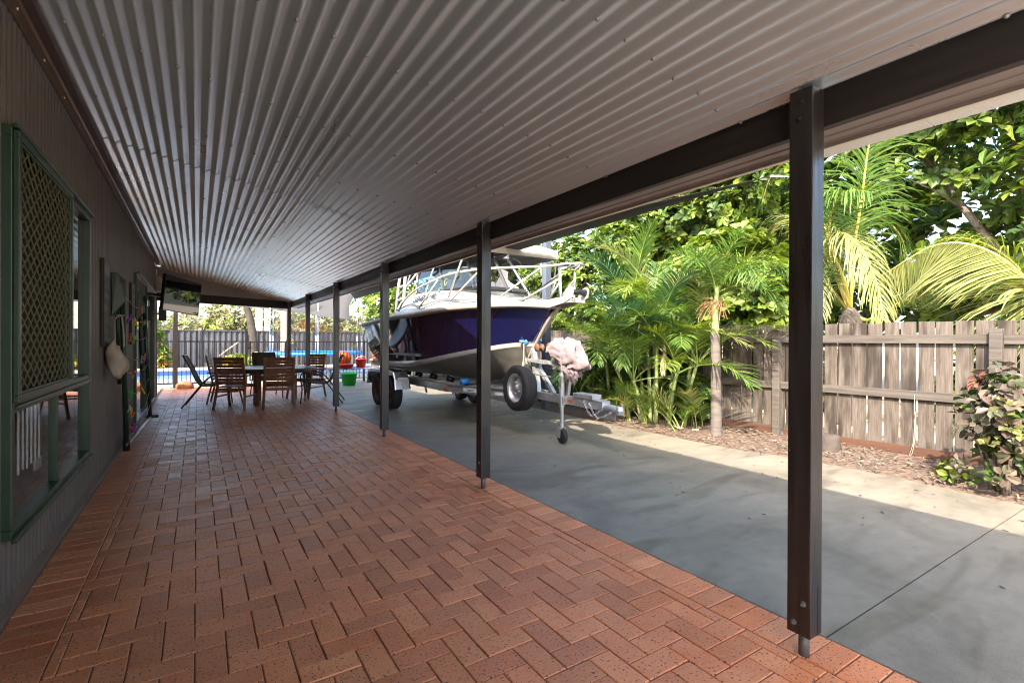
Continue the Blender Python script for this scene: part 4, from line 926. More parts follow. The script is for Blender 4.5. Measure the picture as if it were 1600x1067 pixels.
def wooden_chair(label):
    t = thing('wooden_chair', label, 'chair', (0,0,0), 'chairs around the round table')
    for sx in (-1,1):
        mb = MB(); mb.beam((sx*.275,-.34,0),(sx*.245,-.24,.46),.042,.03); mb.beam((sx*.245,-.24,.44),(sx*.25,-.36,.985),.042,.03); mb.build('back_post', m_wood, t, bevel=.004)
        mb = MB(); mb.beam((sx*.275,.31,0),(sx*.265,.17,.62),.042,.03); mb.build('leg', m_wood, t, bevel=.004)
        mb = MB(); mb.box((sx*.285-.03,-.33,.625),(sx*.285+.03,.26,.648)); mb.build('armrest', m_wood, t, bevel=.006)
        mb = MB(); mb.beam((sx*.265,-.27,.24),(sx*.265,.23,.24),.035,.025); mb.build('stretcher', m_wood, t)
    mb = MB()
    for k in range(8):
        y_ = -.22+.062*k; mb.box((-.245,y_,.425-.002*(7-k)),(.245,y_+.052,.445-.002*(7-k)))
    mb.box((-.25,.255,.38),(.25,.275,.445)); mb.box((-.25,-.25,.345),(.25,-.23,.405)); mb.build('seat', m_wood, t, bevel=.003)
    mb = MB(); d = Vector((0,-.12,.545)).normalized()
    for k in range(8):
        c = Vector((0,-.235,.465))+d*(.034+.0655*k); hgt = .028 if k < 7 else .034
        mb.beam(c-Vector((.235,0,0)), c+Vector((.235,0,0)), .014, hgt*2, 0, d)
    mb.build('backrest', m_wood, t, bevel=.002)
    return t
def sling_chair(label):
    t = thing('sling_chair', label, 'chair', (0,0,0), 'chairs around the round table')
    prof_ = spline([(0,.30,.42),(0,.22,.445),(0,-.05,.415),(0,-.20,.42),(0,-.28,.52),(0,-.40,.80),(0,-.50,1.0)], 5)
    mb = MB(); mb.grid([[(-.235,p.y,p.z),(-.12,p.y+.006,p.z-.012),(.12,p.y+.006,p.z-.012),(.235,p.y,p.z)] for p in prof_]); mb.build('sling', m_sling, t, smooth=True, solid=.004)
    for sx in (-1,1):
        mb = MB(); mb.tube([(sx*.242,p.y,p.z) for p in prof_], .0145, 8); mb.build('seat_rail', m_slingm, t, smooth=True)
        mb = MB(); mb.tube(spline([(sx*.275,-.52,0),(sx*.275,-.30,.30),(sx*.275,-.12,.53),(sx*.275,.05,.635),(sx*.275,.22,.64),(sx*.275,.30,.56),(sx*.275,.27,.30),(sx*.275,.30,0)],5), .0135, 8); mb.build('leg_loop', m_slingm, t, smooth=True)
    mb = MB(); mb.tube([(-.275,.26,.40),(.275,.26,.40)], .012, 6); mb.tube([(-.275,-.20,.41),(.275,-.20,.41)], .012, 6); mb.tube([(-.242,-.50,1.0),(.242,-.50,1.0)], .0145, 6); mb.build('cross_rails', m_slingm, t, smooth=True)
    return t
wc, scch = None, None
for kind, x, y_, face, lab in (
    ('w', .66, 10.86, (.45,.89), 'slatted wooden chair with its back to us at the near left of the round table'),
    ('w', 1.36, 10.56, (.12,.99), 'slatted wooden chair with its back squarely to us nearest along the round table'),
    ('w', .55, 11.95, (.93,-.15), 'slatted wooden chair turned sideways behind the near left wooden chair'),
    ('w', 2.12, 12.05, (-.62,-.60), 'slatted wooden chair facing us behind the right side of the round table'),
    ('s', .30, 11.50, (.96,-.10), 'brown mesh sling chair seen in profile at the left end of the table'),
    ('s', 2.16, 10.98, (-.93,.30), 'brown mesh sling chair seen from its side next to the fourth post'),
    ('s', 1.36, 12.50, (.05,-1), 'brown mesh sling chair facing us across the far side of the table')):
    if kind == 'w':
        if wc is None: wc = o = wooden_chair(lab)
        else: o = copy_tree(wc)
    else:
        if scch is None: scch = o = sling_chair(lab)
        else: o = copy_tree(scch)
    o['label'] = lab; o.location = (x, y_, 0); o.rotation_euler = (0, 0, math.atan2(-face[0], face[1]))
# ================================================================== POOL SIDE
fpost = thing('steel_post', 'brown steel post beyond the verandah standing before the pool fence', 'post', (-.48,16.05,0))
mb = MB(); mb.box((-.53,16.0,0),(-.43,16.10,2.62)); mb.build('shaft', m_beam, fpost); mb = MB(); mb.box((-.60,15.93,0),(-.36,16.17,.012)); mb.build('base_plate', m_kick, fpost)
P0, P1, P2, P3 = Vector((-3.2,16.42,0)), Vector((1.22,16.30,0)), Vector((2.30,16.22,0)), Vector((6.8,15.7,0))
def pool_panel(mb, a, b, zt=1.255, zl=.10):
    d = b-a; n_ = int(d.length/.098)
    mb.beam(a+Vector((0,0,zt)), b+Vector((0,0,zt)), .03, .035); mb.beam(a+Vector((0,0,zl)), b+Vector((0,0,zl)), .03, .035)
    for k in range(1, n_):
        p = a+d*(k/n_); mb.box((p.x-.008,p.y-.008,zl),(p.x+.008,p.y+.008,zt))
pf = thing('pool_fence', 'black tubular pool fence across the far end of the paving', 'fence', (P0.x,P0.y,0))
for a, b in ((P0,P0.lerp(P1,.5)),(P0.lerp(P1,.5),P1),(P2,P2.lerp(P3,.5)),(P2.lerp(P3,.5),P3)):
    mb = MB(); pool_panel(mb, a+Vector((.03,0,0)), b-Vector((.03,0,0))); mb.build('panel', m_black, pf)
for p in (P0, P0.lerp(P1,.5), P1, P2, P2.lerp(P3,.5), P3):
    mb = MB(); h_ = 1.62 if p is P1 else 1.30; mb.box((p.x-.03,p.y-.03,-.03),(p.x+.03,p.y+.03,h_)); mb.build('fence_post', m_black, pf)
pg = thing('pool_gate', 'black tubular pool gate with a latch beside its tall post', 'gate', (P1.x+.05,P1.y,0))
mb = MB(); ga, gb = P1+Vector((.10,0,0)), P2-Vector((.05,0,0)); pool_panel(mb, ga, gb, 1.245, .12)
for p in (ga, gb): mb.box((p.x-.018,p.y-.018,.12),(p.x+.018,p.y+.018,1.26))
mb.build('gate_leaf', m_black, pg); mb = MB(); mb.box((P1.x+.02,P1.y-.06,1.02),(P1.x+.13,P1.y-.02,1.12)); mb.tube([(P1.x+.06,P1.y-.04,1.12),(P1.x+.06,P1.y-.04,1.45)], .014, 6); mb.build('latch', m_black, pg)
# pool
px0, px1, py0, py1 = -9., 8., 17.5, 25.6
mb = MB(); mb.box((px0,py0,-1.5),(px1,py0+.02,-.05)); mb.box((px0,py1-.02,-1.5),(px1,py1,-.33)); mb.box((px0,py0,-1.52),(px1,py1,-1.5)); mb.box((px0,py0,-1.5),(px0+.02,py1,-.05)); mb.box((px1-.02,py0,-1.5),(px1,py1,-.05)); tag(mb.build('pool_basin', m_poolin), kind='structure')
mb = MB(); mb.box((px0,py1-.03,-.33),(px1,py1,-.05)); tag(mb.build('pool_tile_band', m_tile), kind='structure')
mb = MB(); mb.add([(px0,py0,-.24),(px1,py0,-.24),(px1,py1,-.24),(px0,py1,-.24)], [(0,1,2,3)]); tag(mb.build('water', m_water), kind='structure')
mb = MB(); mb.box((px0-.4,py1,-.08),(px1+.4,py1+1.0,.03)); mb.box((px0-.4,py0-.4,-.08),(px1+.4,py0,-.012)); tag(mb.build('pool_coping', m_coping, bevel=.01), kind='structure')
# trampoline
TX, TY, TR_ = 4.5, 22.6, 2.0
TX, TY = 4.35, 28.4-6.1
tr = thing('trampoline', 'round trampoline with blue padded rim and netted poles beyond the pool fence', 'trampoline', (TX,TY,0))
mb = MB(); mb.lathe([(1.62,.78),(1.70,.81),(2.0,.81),(2.08,.77),(2.04,.70),(1.98,.70)], (TX,TY,0), n=40); mb.build('rim_pad', M('blue_vinyl',(.015,.16,.62),rough=.4), tr, smooth=True)
mb = MB(); mb.lathe([(0,.76),(1.66,.77)], (TX,TY,0), n=40); mb.build('mat', m_black, tr)
for k in range(6):
    an = .35+k*PI/3; c = Vector((TX+2.02*math.cos(an),TY+2.02*math.sin(an),0))
    mb = MB(); mb.tube([c+Vector((0,0,0)),c+Vector((0,0,.78))], .022, 6); mb.build('leg', m_galv, tr); mb = MB(); mb.tube([c+Vector((0,0,.7)),c+Vector((0,0,1.5))], .035, 8); mb.tube([c+Vector((0,0,1.5)),c+Vector((0,0,2.75))], .022, 8); mb.build('net_pole', m_galv, tr, smooth=True)
mb = MB(); mb.lathe([(1.96,.80),(1.96,2.68)], (TX,TY,0), n=40); mb.build('safety_net', M('black_net',(.03,.03,.03),rough=.9,alpha=.16), tr)
# bench with tubs beside the pool fence
bz = .46; bc = pY(556,588,15.35)
bn = thing('plank_bench', 'low grey plank bench along the pool fence under red buckets', 'bench', (4.0,15.35,0))
mb = MB(); mb.box((3.25,15.18,bz-.035),(5.1,15.52,bz)); mb.build('seat', m_tabletop, bn)
for x in (3.35,4.95):
    mb = MB(); mb.box((x-.03,15.22,-.01),(x+.03,15.48,bz-.035)); mb.build('leg', m_tabletop, bn)
def tub(name, label, cat, c, r0_, r1_, h_, mat, hand=True, group=None):
    t = thing(name, label, cat, c, group)
    mb = MB(); mb.lathe([(0,0),(r0_,0),(r1_,h_),(r1_+.012,h_),(r1_+.012,h_-.02),(r1_-.006,h_-.015),(r0_-.006,.01),(0,.01)], c, n=20); mb.build('tub', mat, t, smooth=True)
    if hand:
        mb = MB(); mb.tube(spline([(c[0]-r1_,c[1],c[2]+h_-.02),(c[0]-r1_*.7,c[1]-.06,c[2]+h_+.05),(c[0],c[1]-.09,c[2]+h_+.08),(c[0]+r1_*.7,c[1]-.06,c[2]+h_+.05),(c[0]+r1_,c[1],c[2]+h_-.02)],4), .006, 6); mb.build('handle', m_whitep, t, smooth=True)
    return t
tub('bucket', 'dark red bucket standing on the plank bench', 'bucket', (4.28,15.33,bz), .13,.17,.27, m_red)
tub('basin', 'wide shallow bright red basin on the bench beside the dark red bucket', 'basin', (3.80,15.32,bz), .20,.26,.12, m_red, False)
tub('bucket', 'white bucket standing on the bench nearest the boat', 'bucket', (4.72,15.33,bz), .12,.15,.24, m_whitep)
tub('tub', 'bright green plastic tub on the concrete in front of the bench', 'tub', (3.72,14.55,-.006), .17,.23,.36, m_greenp)
orr = thing('float_ring', 'bright orange float leaning on the pool fence behind the bench', 'float', (4.0,16.0,.6)); mb = MB(); mb.lathe([(.0,-.07),(.20,-.07),(.25,0),(.20,.07),(0,.07)], (3.95,15.98+.15,.72), (.1,1,.15), 24); mb.build('float_body', m_orange, orr, smooth=True)
# terracotta-coloured rock near the fence
mb = MB(); rows = []
for j in range(11):
    ph = -PI/2+PI*j/10; row = []
    for i in range(17):
        th = 2*PI*(i%16)/16; d = Vector((math.cos(ph)*math.cos(th),math.cos(ph)*math.sin(th),math.sin(ph))); rr = .17*(1+.3*mnoise.noise(d*1.5)+.15*mnoise.noise(d*4)); row.append((-.24+d.x*rr*1.25,15.75+d.y*rr,.06+d.z*rr*.8))
    rows.append(row)
tag(mb.grid(rows).build('garden_rock', m_rust and M('orange_rock',(.36,.15,.06),rough=.9,col2=(.28,.12,.06),bump=.4), smooth=True, merge=True), 'rounded orange rock on the paving before the pool fence', 'rock')
# corrugated boundary fence beyond the pool
ff = thing('metal_fence', 'charcoal corrugated metal boundary fence behind the pool garden', 'fence', (0,28.3,0))
mb = MB(); rows = []; n_ = 560
for z_ in (-.05,1.74):
    rows.append([(-16+34*i/n_, 28.3+(.03 if (i%4) in (0,1) else -.03), z_) for i in range(n_+1)])
mb.grid(rows); mb.build('sheeting', m_farfence, ff)
for x in (-1.0,.1,-6,-3.6,3.6,6,8.4,11):
    mb = MB(); mb.box((x-.05,28.22,-.05),(x+.05,28.26,1.76)); mb.build('fence_post', m_farfence, ff)
mb = MB(); mb.box((-16,28.24,1.72),(18,28.36,1.77)); mb.build('capping', m_farfence, ff)
wp = thing('white_column', 'pair of pale square columns beyond the corrugated fence', 'columns', (3.0,31,0))
for x in (2.95,3.38):
    mb = MB(); mb.box((x-.16,30.9,0),(x+.16,31.2,4.6)); mb.build('column', m_cream, wp)

# ================================================================== VEGETATION
UP = Vector((0,0,1))
def leaf(mb, p, d, up, L_, W_, mi=0, fold=.25, curl=.15):
    d = d.normalized(); s_ = d.cross(up)
    if s_.length < 1e-4: s_ = d.cross(Vector((1,0,0)))
    s_.normalize(); n_ = s_.cross(d)
    q1 = p+d*L_*.38; q2 = p+d*L_*.75-n_*L_*curl*.4; q3 = p+d*L_-n_*L_*curl
    e = n_*W_*fold
    mb.add([p, q1-s_*W_*.42+e, q1, q1+s_*W_*.42+e, q2-s_*W_*.5+e-n_*L_*curl*.1, q2, q2+s_*W_*.5+e-n_*L_*curl*.1, q3],
           [(0,2,1),(0,3,2),(1,2,5,4),(2,3,6,5),(4,5,7),(5,6,7)], mi)
def rosette(mb, p, ax, n_, L_, W_, mi=0, spread=.9):
    ax = ax.normalized(); a = ax.cross(Vector((.3,.2,.9))).normalized(); b = ax.cross(a); ph = rnd(0,6.3)
    for k in range(n_):
        an = ph+k*2.4; e = rnd(.1,.75)*spread+.15*(k/n_); d = (a*math.cos(an)+b*math.sin(an))*math.cos(.9-e)+ax*math.sin(.9-e)+Vector((0,0,-.1))
        s_ = rnd(.7,1.15); leaf(mb, p+d*.02, d, ax, L_*s_, W_*s_, mi)
def crown(blobs, n_, L_, W_, per, mats, wts, gap=0., inner=.35, seed=0, gs=.9):
    random.seed(seed); mb = MB(); tot = sum(b[3]*b[4]*b[5] for b in blobs); cnt = 0; tries = 0
    while cnt < n_ and tries < n_*8:
        tries += 1
        r_ = rnd(0,tot); i = 0
        for i, b in enumerate(blobs):
            r_ -= b[3]*b[4]*b[5]
            if r_ <= 0: break
        d = Vector((random.gauss(0,1),random.gauss(0,1),random.gauss(0,1))).normalized(); rr = (rnd(inner,1))**.6
        p = Vector((b[0]+d.x*b[3]*rr, b[1]+d.y*b[4]*rr, b[2]+d.z*b[5]*rr))
        if mnoise.noise(p*gs+Vector((seed,0,0))) < gap-.35*rnd(0,1): continue
        ax = (d*.6+Vector((rnd(-.5,.5),rnd(-.5,.5),rnd(.2,1.1)))).normalized()
        mi = random.choices(range(len(mats)), wts)[0]
        rosette(mb, p, ax, per, L_*rnd(.75,1.2), W_*rnd(.8,1.15), mi); cnt += 1
    return mb
def limbs(name, parent, base, tops, r_, mat=None, wob=.15):
    mb = MB()
    base = Vector(base); fork = base+Vector((rnd(-.1,.1),rnd(-.1,.1),(Vector(tops[0]).z-base.z)*.42))
    mb.tube(spline([base-Vector((0,0,.1)), base.lerp(fork,.5)+Vector((rnd(-wob,wob),rnd(-wob,wob),0)), fork],4), [r_*(1.15-.35*i/8) for i in range(9)], 9)
    for t in tops:
        t = Vector(t); m_ = fork.lerp(t,.5)+Vector((rnd(-wob,wob)*2,rnd(-wob,wob)*2,wob)); pts = spline([fork,m_,t],5); mb.tube(pts, [r_*.62*(1-.85*i/(len(pts)-1)) for i in range(len(pts))], 6)
        for q in range(3):
            k = random.randint(4,len(pts)-1); e = pts[k]+Vector((rnd(-.8,.8),rnd(-.8,.8),rnd(.1,.7))); mb.tube([pts[k],pts[k].lerp(e,.5)+Vector((0,0,.06)),e], [r_*.18,r_*.12,r_*.04], 5)
    return mb.build(name, mat or m_bark, parent, smooth=True)
def tree(label, base, blobs, n_, L_, W_, per, mats, wts, gap, seed, r_=.11, inner=.35, name='broadleaf_tree', gs=.9, group='trees behind the timber fence'):
    t = thing(name, label, 'tree', base, group); random.seed(seed+100)
    limbs('trunk', t, base, [(b[0],b[1],b[2]) for b in blobs], r_)
    crown(blobs, n_, L_, W_, per, mats, wts, gap, inner, seed, gs).build('crown', mats, t)
    return t
ALM = [m_leafA, m_leafY, m_leafB, m_leafR]
tree('dense dark green broadleaf tree directly behind the tall cane palm clump', (10.2,7.4,-.04), [(9.9,7.9,4.3,1.5,1.6,1.1),(10.0,6.2,4.7,1.4,1.3,1.2),(10.4,9.6,4.4,1.5,1.5,1.2),(10.2,7.4,5.9,1.8,2.2,1.0),(10.2,5.6,3.2,1.0,.9,.9),(10.3,8.6,2.8,1.2,1.5,1.0)], 2300, .20, .11, 7, ALM, [5,2.6,3,0], -.12, 11)
tree('lime green large leaved tree above the fence left of the first post', (8.6,5.4,-.04), [(8.3,5.5,2.75,.95,.85,.62),(8.4,4.75,2.4,.8,.6,.7),(8.5,6.3,2.6,.8,.7,.6),(8.5,5.2,1.9,.8,.9,.55)], 760, .20, .115, 8, ALM, [3,6,1,0], -.15, 12, .08)
tree('tall almond tree with lime leaves and sky gaps at the right edge', (11.6,2.2,-.04), [(11.2,2.6,5.6,1.5,1.2,1.1),(11.0,1.2,5.2,1.2,1.3,1.2),(11.4,3.4,4.6,1.2,.9,.9),(11.2,1.9,3.8,1.2,1.1,.7),(11.5,.2,4.2,1.3,1.0,1.2),(11.2,2.4,2.7,1.1,1.3,.6),(11.4,1.0,6.8,1.6,1.6,1.0),(11.6,4.4,6.2,1.2,1.2,1.0)], 1500, .205, .115, 7, ALM, [5,2.8,2.6,0], .03, 13, .13)
tree('bushy green tree beyond the boat bow and the steel post', (8.6,10.6,-.04), [(8.4,9.6,3.1,1.1,1.1,1.0),(8.5,11.2,3.4,1.2,1.2,1.1),(8.3,8.7,2.2,.9,.8,.9),(8.5,10.4,2.0,1.1,1.4,.9),(8.6,12.8,3.2,1.2,1.2,1.2),(8.4,8.4,3.6,.8,.7,.6)], 1700, .17, .09, 8, ALM, [5,3,3,0], -.1, 14, .09)
tree('dark leafy tree far behind showing between palm fronds', (15.,6.,-.04), [(15,4.2,3.2,1.8,2.2,1.8),(15,8.0,3.4,1.8,2.6,2.0),(15.4,12,3.6,1.8,2.6,2.2),(15,.4,2.6,1.6,2.0,1.4),(15.2,6.0,5.8,1.8,2.8,1.5),(15.2,10,6.2,1.8,2.8,1.6),(15,1.5,5.6,1.8,2.4,1.5),(15,-2.5,3.6,1.8,2.2,2.2)], 2500, .36, .19, 7, [m_leafB,m_leafA,m_leafY], [5,3,.8], -.2, 15, .16)
tree('rounded green tree beyond the stern of the boat', (7.2,18.5,-.04), [(7.0,18.0,3.0,1.2,1.2,1.2),(6.2,18.8,2.6,1.0,1.0,1.0),(7.8,17.2,3.6,1.2,1.2,1.2),(8.0,15.6,3.0,1.1,1.2,1.3),(8.2,14.4,4.0,1.1,1.0,1.0)], 1100, .20, .09, 8, [m_leafA,m_leafY,m_leafB], [4,3,2], -.1, 16, .1)
OL = [m_leafO, m_leafA, m_leafY]
for k, (x, yy, hh, ww, lab) in enumerate([(-4.6,33,4.2,2.6,'pale olive tree at the left end beyond the metal fence'),(-.4,34,2.9,2.2,'low olive tree beneath the television with open sky above'),(2.6,33.5,4.3,2.4,'tall pale olive tree behind the curved trunk'),(6.8,35,3.9,2.6,'pale olive tree behind the thick palm trunk'),(11.5,34,4.4,3.0,'olive tree behind the trampoline net and shade sail'),(17,33,5.2,3.4,'olive tree at the right beyond the trampoline')]):
    tree(lab, (x,yy,-.04), [(x,yy,hh*.62,ww,1.3,hh*.36),(x-ww*.6,yy-.4,hh*.45,ww*.6,1.2,hh*.34),(x+ww*.6,yy-.5,hh*.48,ww*.6,1.2,hh*.36),(x,yy-.6,hh*.3,ww,1,hh*.25)], 720, .26, .11, 7, OL, [5,.6,1.4], -.25, 30+k, .14, .2, name='olive_tree', group='olive trees beyond the metal fence')
def shrub(name, label, cat, base, blobs, n_, L_, W_, per, mats, wts, gap, seed, r_=.012, nst=6, group=None):
    t = thing(name, label, cat, base, group); random.seed(seed); mb = MB()
    for k in range(nst):
        b = random.choice(blobs); e = Vector((b[0]+rnd(-.6,.6)*b[3],b[1]+rnd(-.6,.6)*b[4],b[2]+rnd(-.2,.6)*b[5])); s_ = Vector(base)+Vector((rnd(-.06,.06),rnd(-.06,.06),-.03)); mb.tube([s_, s_.lerp(e,.5)+Vector((rnd(-.05,.05),rnd(-.05,.05),.05)), e], [r_,r_*.7,r_*.35], 6)
    mb.build('stems', m_bark, t, smooth=True)
    crown(blobs, n_, L_, W_, per, mats, wts, gap, .3, seed).build('foliage', mats, t); return t
for k, (y_, lab) in enumerate([(-.6,'low green shrub behind the fence under the huge arching frond'),(1.6,'low green shrub behind the fence left of the arching frond'),(5.6,'low green shrub behind the fence below the lime leaved tree'),(8.2,'low dark shrub behind the fence in line with the cane palms'),(11.5,'low dark shrub behind the fence beyond the boat'),(14.4,'bushy shrub behind the fence level with the pool fence'),(17.6,'bushy shrub farthest along behind the timber fence')]):
    shrub('undergrowth_shrub', lab, 'shrub', (10.4,y_,-.04), [(10.4,y_,.75,.5,1.2,.7),(10.3,y_-.8,.5,.4,.6,.5),(10.4,y_+.9,.6,.4,.7,.6),(10.5,y_+.2,1.3,.5,.9,.45)], 420, .19, .095, 7, [m_leafA,m_leafB,m_leafY], [5,4,1.2], -.6, 140+k, .02, 8, 'shrubs behind the timber fence')
shrub('copper_leaf_shrub', 'copper leaf shrub with mottled green and pink leaves at the mulch edge', 'shrub', (5.88,1.30,0), [(5.90,1.22,.82,.30,.30,.26),(5.85,1.38,.62,.26,.26,.26),(5.95,1.12,.5,.30,.26,.34),(5.80,1.30,.32,.22,.24,.22),(5.9,1.30,.98,.17,.17,.16)], 180, .088, .062, 6, [m_cop,m_cop2,m_cop3,m_leafB], [5,.35,1.5,2.2], -.9, 51, .012, 9)
shrub('seedling_plant', 'small lime leaved seedling low on the mulch beside the copper shrub', 'plant', (5.96,1.58,0), [(5.97,1.60,.12,.16,.14,.08)], 14, .10, .065, 4, [m_cop3,m_leafA], [3,2], -1, 52, .005, 4)
shrub('garden_shrub', 'yellow green leafy shrub by the pool at the end of the house wall', 'shrub', (-1.9,26.8,0), [(-1.9,26.9,.9,.75,.4,.75),(-1.4,26.9,.5,.5,.4,.5),(-2.4,26.9,.6,.6,.4,.6),(-1.75,26.9,1.5,.5,.4,.35)], 260, .26, .12, 6, [m_leafY,m_leafA,m_leafR], [5,2,.5], -.6, 53, .02, 8)
shrub('garden_shrub', 'low yellow flowering shrub behind the pool gate', 'shrub', (1.9,26.9,0), [(1.6,26.9,.3,.6,.3,.3),(2.5,26.9,.3,.6,.3,.3)], 150, .17, .09, 6, [m_leafY,M('yellow_flower',(.7,.5,.02))], [4,2], -.6, 54, .015, 6)
shrub('garden_shrub', 'orange brown dry shrub past the thick palm trunk', 'shrub', (5.5,29.6,0), [(5.3,29.6,1.8,.9,.5,.7),(6.3,29.6,1.6,.9,.5,.6)], 200, .22, .1, 6, [m_leafR,m_leafO,m_leafY], [2,3,2], -.5, 55, .03, 6)

def frond(mb, pts, n_, Lf, Wf, ang=.75, droop=.5, tipw=.35, basew=.55, t0=.12, mi=0, mr=1, rr=.012, twist=0., vee=.35, seg=3, one=None, jit=.18):
    dense = spline(pts, 8); L_ = [0]
    for a, b in zip(dense, dense[1:]): L_.append(L_[-1]+(b-a).length)
    tot = L_[-1]
    mb.tube(dense, [rr*(1.1-.95*l/tot) for l in L_], 6, mr)
    def at_(t):
        s_ = t*tot; k = 0
        while k < len(L_)-2 and L_[k+1] < s_: k += 1
        f_ = (s_-L_[k])/max(1e-9,L_[k+1]-L_[k]); return dense[k].lerp(dense[k+1],f_), (dense[k+1]-dense[k]).normalized()
    for i in range(n_):
        t = t0+(1-t0)*(i+.5)/n_
        p, tg = at_(t); s_ = tg.cross(UP)
        if s_.length < .05: s_ = tg.cross(Vector((.6,.8,0)))
        s_.normalize(); nn = s_.cross(tg)
        if twist: Rm = Matrix.Rotation(twist*t, 3, tg); s_ = Rm@s_; nn = Rm@nn
        env = (basew+(1-basew)*min(1,(t-t0)/.3))*(1 if t < .6 else 1-(1-tipw)*((t-.6)/.4)**1.5)
        for sd in ((1,-1) if one is None else (one,)):
            a = ang*(1-.45*t)+rnd(-jit,jit)*.5; d = (s_*sd*math.sin(a)+tg*math.cos(a)+nn*(vee+rnd(-jit,jit))).normalized()
            l = Lf*env*rnd(.85,1.1); w_ = Wf*(.6+.4*env); q = p; side = d.cross(nn).normalized(); b0 = len(mb.v); dd = droop*rnd(.7,1.3)
            for k in range(seg+1):
                ww = w_*(.55 if k == 0 else (1 if k < seg else .08))*(1-.25*k/seg); mb.v += [tuple(q-side*ww*.5), tuple(q+side*ww*.5)]
                d = (d+Vector((0,0,-1))*dd/seg*1.4*(k+.6)/seg*2*.8).normalized(); q = q+d*l/seg
            for k in range(seg): mb.f.append((b0+2*k,b0+2*k+1,b0+2*k+3,b0+2*k+2)); mb.m.append(mi)
def arc(base, az, L_, el0, bend, n_=5):
    p = Vector(base); out = [p.copy()]; el = el0; h = Vector((math.cos(az),math.sin(az),0))
    for k in range(n_):
        p = p+(h*math.cos(el)+UP*math.sin(el))*(L_/n_); el -= bend/n_*(.5+k/n_); out.append(p.copy())
    return out
random.seed(61)
# clump of golden cane palms
cpm = thing('cane_palm', 'bushy clump of golden cane palms with many arching fronds beside the trailer coupling', 'palm', (6.1,5.35,0))
stems = [((6.1,6.3),(6.05,6.45),1.25),((6.4,6.2),(6.5,6.4),.9),((6.2,4.85),(6.25,4.65),1.0),((6.4,5.0),(6.5,4.85),1.45),((5.95,5.7),(5.8,5.95),1.0),((6.05,5.25),(5.95,5.15),1.25),((6.15,5.45),(6.2,5.6),1.6),((6.25,5.2),(6.35,5.1),1.15),((6.05,5.55),(5.9,5.8),1.05),((6.3,5.5),(6.5,5.7),1.9),((6.1,5.05),(6.05,4.85),.85),((6.35,5.75),(6.45,6.1),1.35),((5.95,5.4),(5.75,5.45),.7)]
nfr = 0
for (bx, by), (tx_, ty_), hz in stems:
    mb = MB(); pts = spline([(bx,by,-.03),(bx*.6+tx_*.4,by*.6+ty_*.4,hz*.55),(tx_,ty_,hz)],5); mb.tube(pts, [.034-.010*i/10 for i in range(11)], 8); mb.build('cane', m_cane, cpm, smooth=True)
    k0 = rnd(0,6)
    for k in range(7):
        az = k0+k*2.4; ln = rnd(1.1,1.6)*(1.0 if hz > 1 else .85); mb = MB()
        el = rnd(.75,1.35) if k % 3 else rnd(.25,.7)
        frond(mb, arc((tx_,ty_,hz-.02), az, ln, el, rnd(1.3,2.1)), 34, .42, .021, 1.0, .38, mi=0, t0=.22, rr=.011, vee=.3)
        mt = random.choices([m_frondG,m_frondB,m_leafY,m_frondY],[5,2,3.2,1.3])[0]
        mb.build('frond', [mt, m_rachg], cpm)
for k in range(26):      # suckers at the foot
    b = Vector((rnd(5.8,6.4),rnd(4.6,6.5),.0)); mb = MB()
    frond(mb, arc(b, rnd(2.2,4.9) if k % 3 else rnd(0,6.3), rnd(.55,1.0), rnd(.8,1.35), rnd(1.1,1.9)), 20, .27, .022, .95, .3, t0=.25, rr=.007)
    mb.build('frond', [random.choice([m_frondG,m_leafY,m_frondG,m_frondY]), m_rachg], cpm)
for a, z0, z1 in (((5.92,5.35),1.72,1.12),((6.0,4.92),1.45,.85)):      # dead drooping fronds
    mb = MB(); p = Vector((a[0],a[1],z0)); frond(mb, [p, p+Vector((-.10,.04,-.15)), p+Vector((-.12,.05,-(z0-z1)))], 16, .22, .02, .5, 1.2, mi=0, rr=.010, vee=0); mb.build('dead_frond', [m_frondD, m_frondD], cpm)
# two tall upright fronds behind the clump
tcp = thing('cane_palm', 'taller palm with upright sunlit fronds rising behind the cane palm clump', 'palm', (6.55,6.3,0))
mb = MB(); mb.tube(spline([(6.55,6.3,-.03),(6.58,6.25,.9),(6.5,6.2,1.75)],5), [.05-.018*i/10 for i in range(11)], 8); mb.build('trunk', m_cane, tcp, smooth=True)
for az, ln, el, bd, mt in ((2.4,1.7,1.42,.9,m_leafY),(4.3,1.75,1.36,1.0,m_frondG),(5.4,1.6,1.2,1.2,m_frondG),(1.6,1.6,1.15,1.3,m_frondB),(3.3,1.7,1.05,1.5,m_frondB),(.4,1.5,.9,1.6,m_frondG),(2.9,1.5,.5,1.6,m_frondB),(4.9,1.5,.6,1.6,m_frondG),(3.9,1.4,.8,1.9,m_leafY)):
    mb = MB(); frond(mb, arc((6.5,6.2,1.72), az, ln, el, bd), 38, .44, .026, .9, .25, t0=.2, rr=.013, vee=.25); mb.build('frond', [mt, m_rachg], tcp)
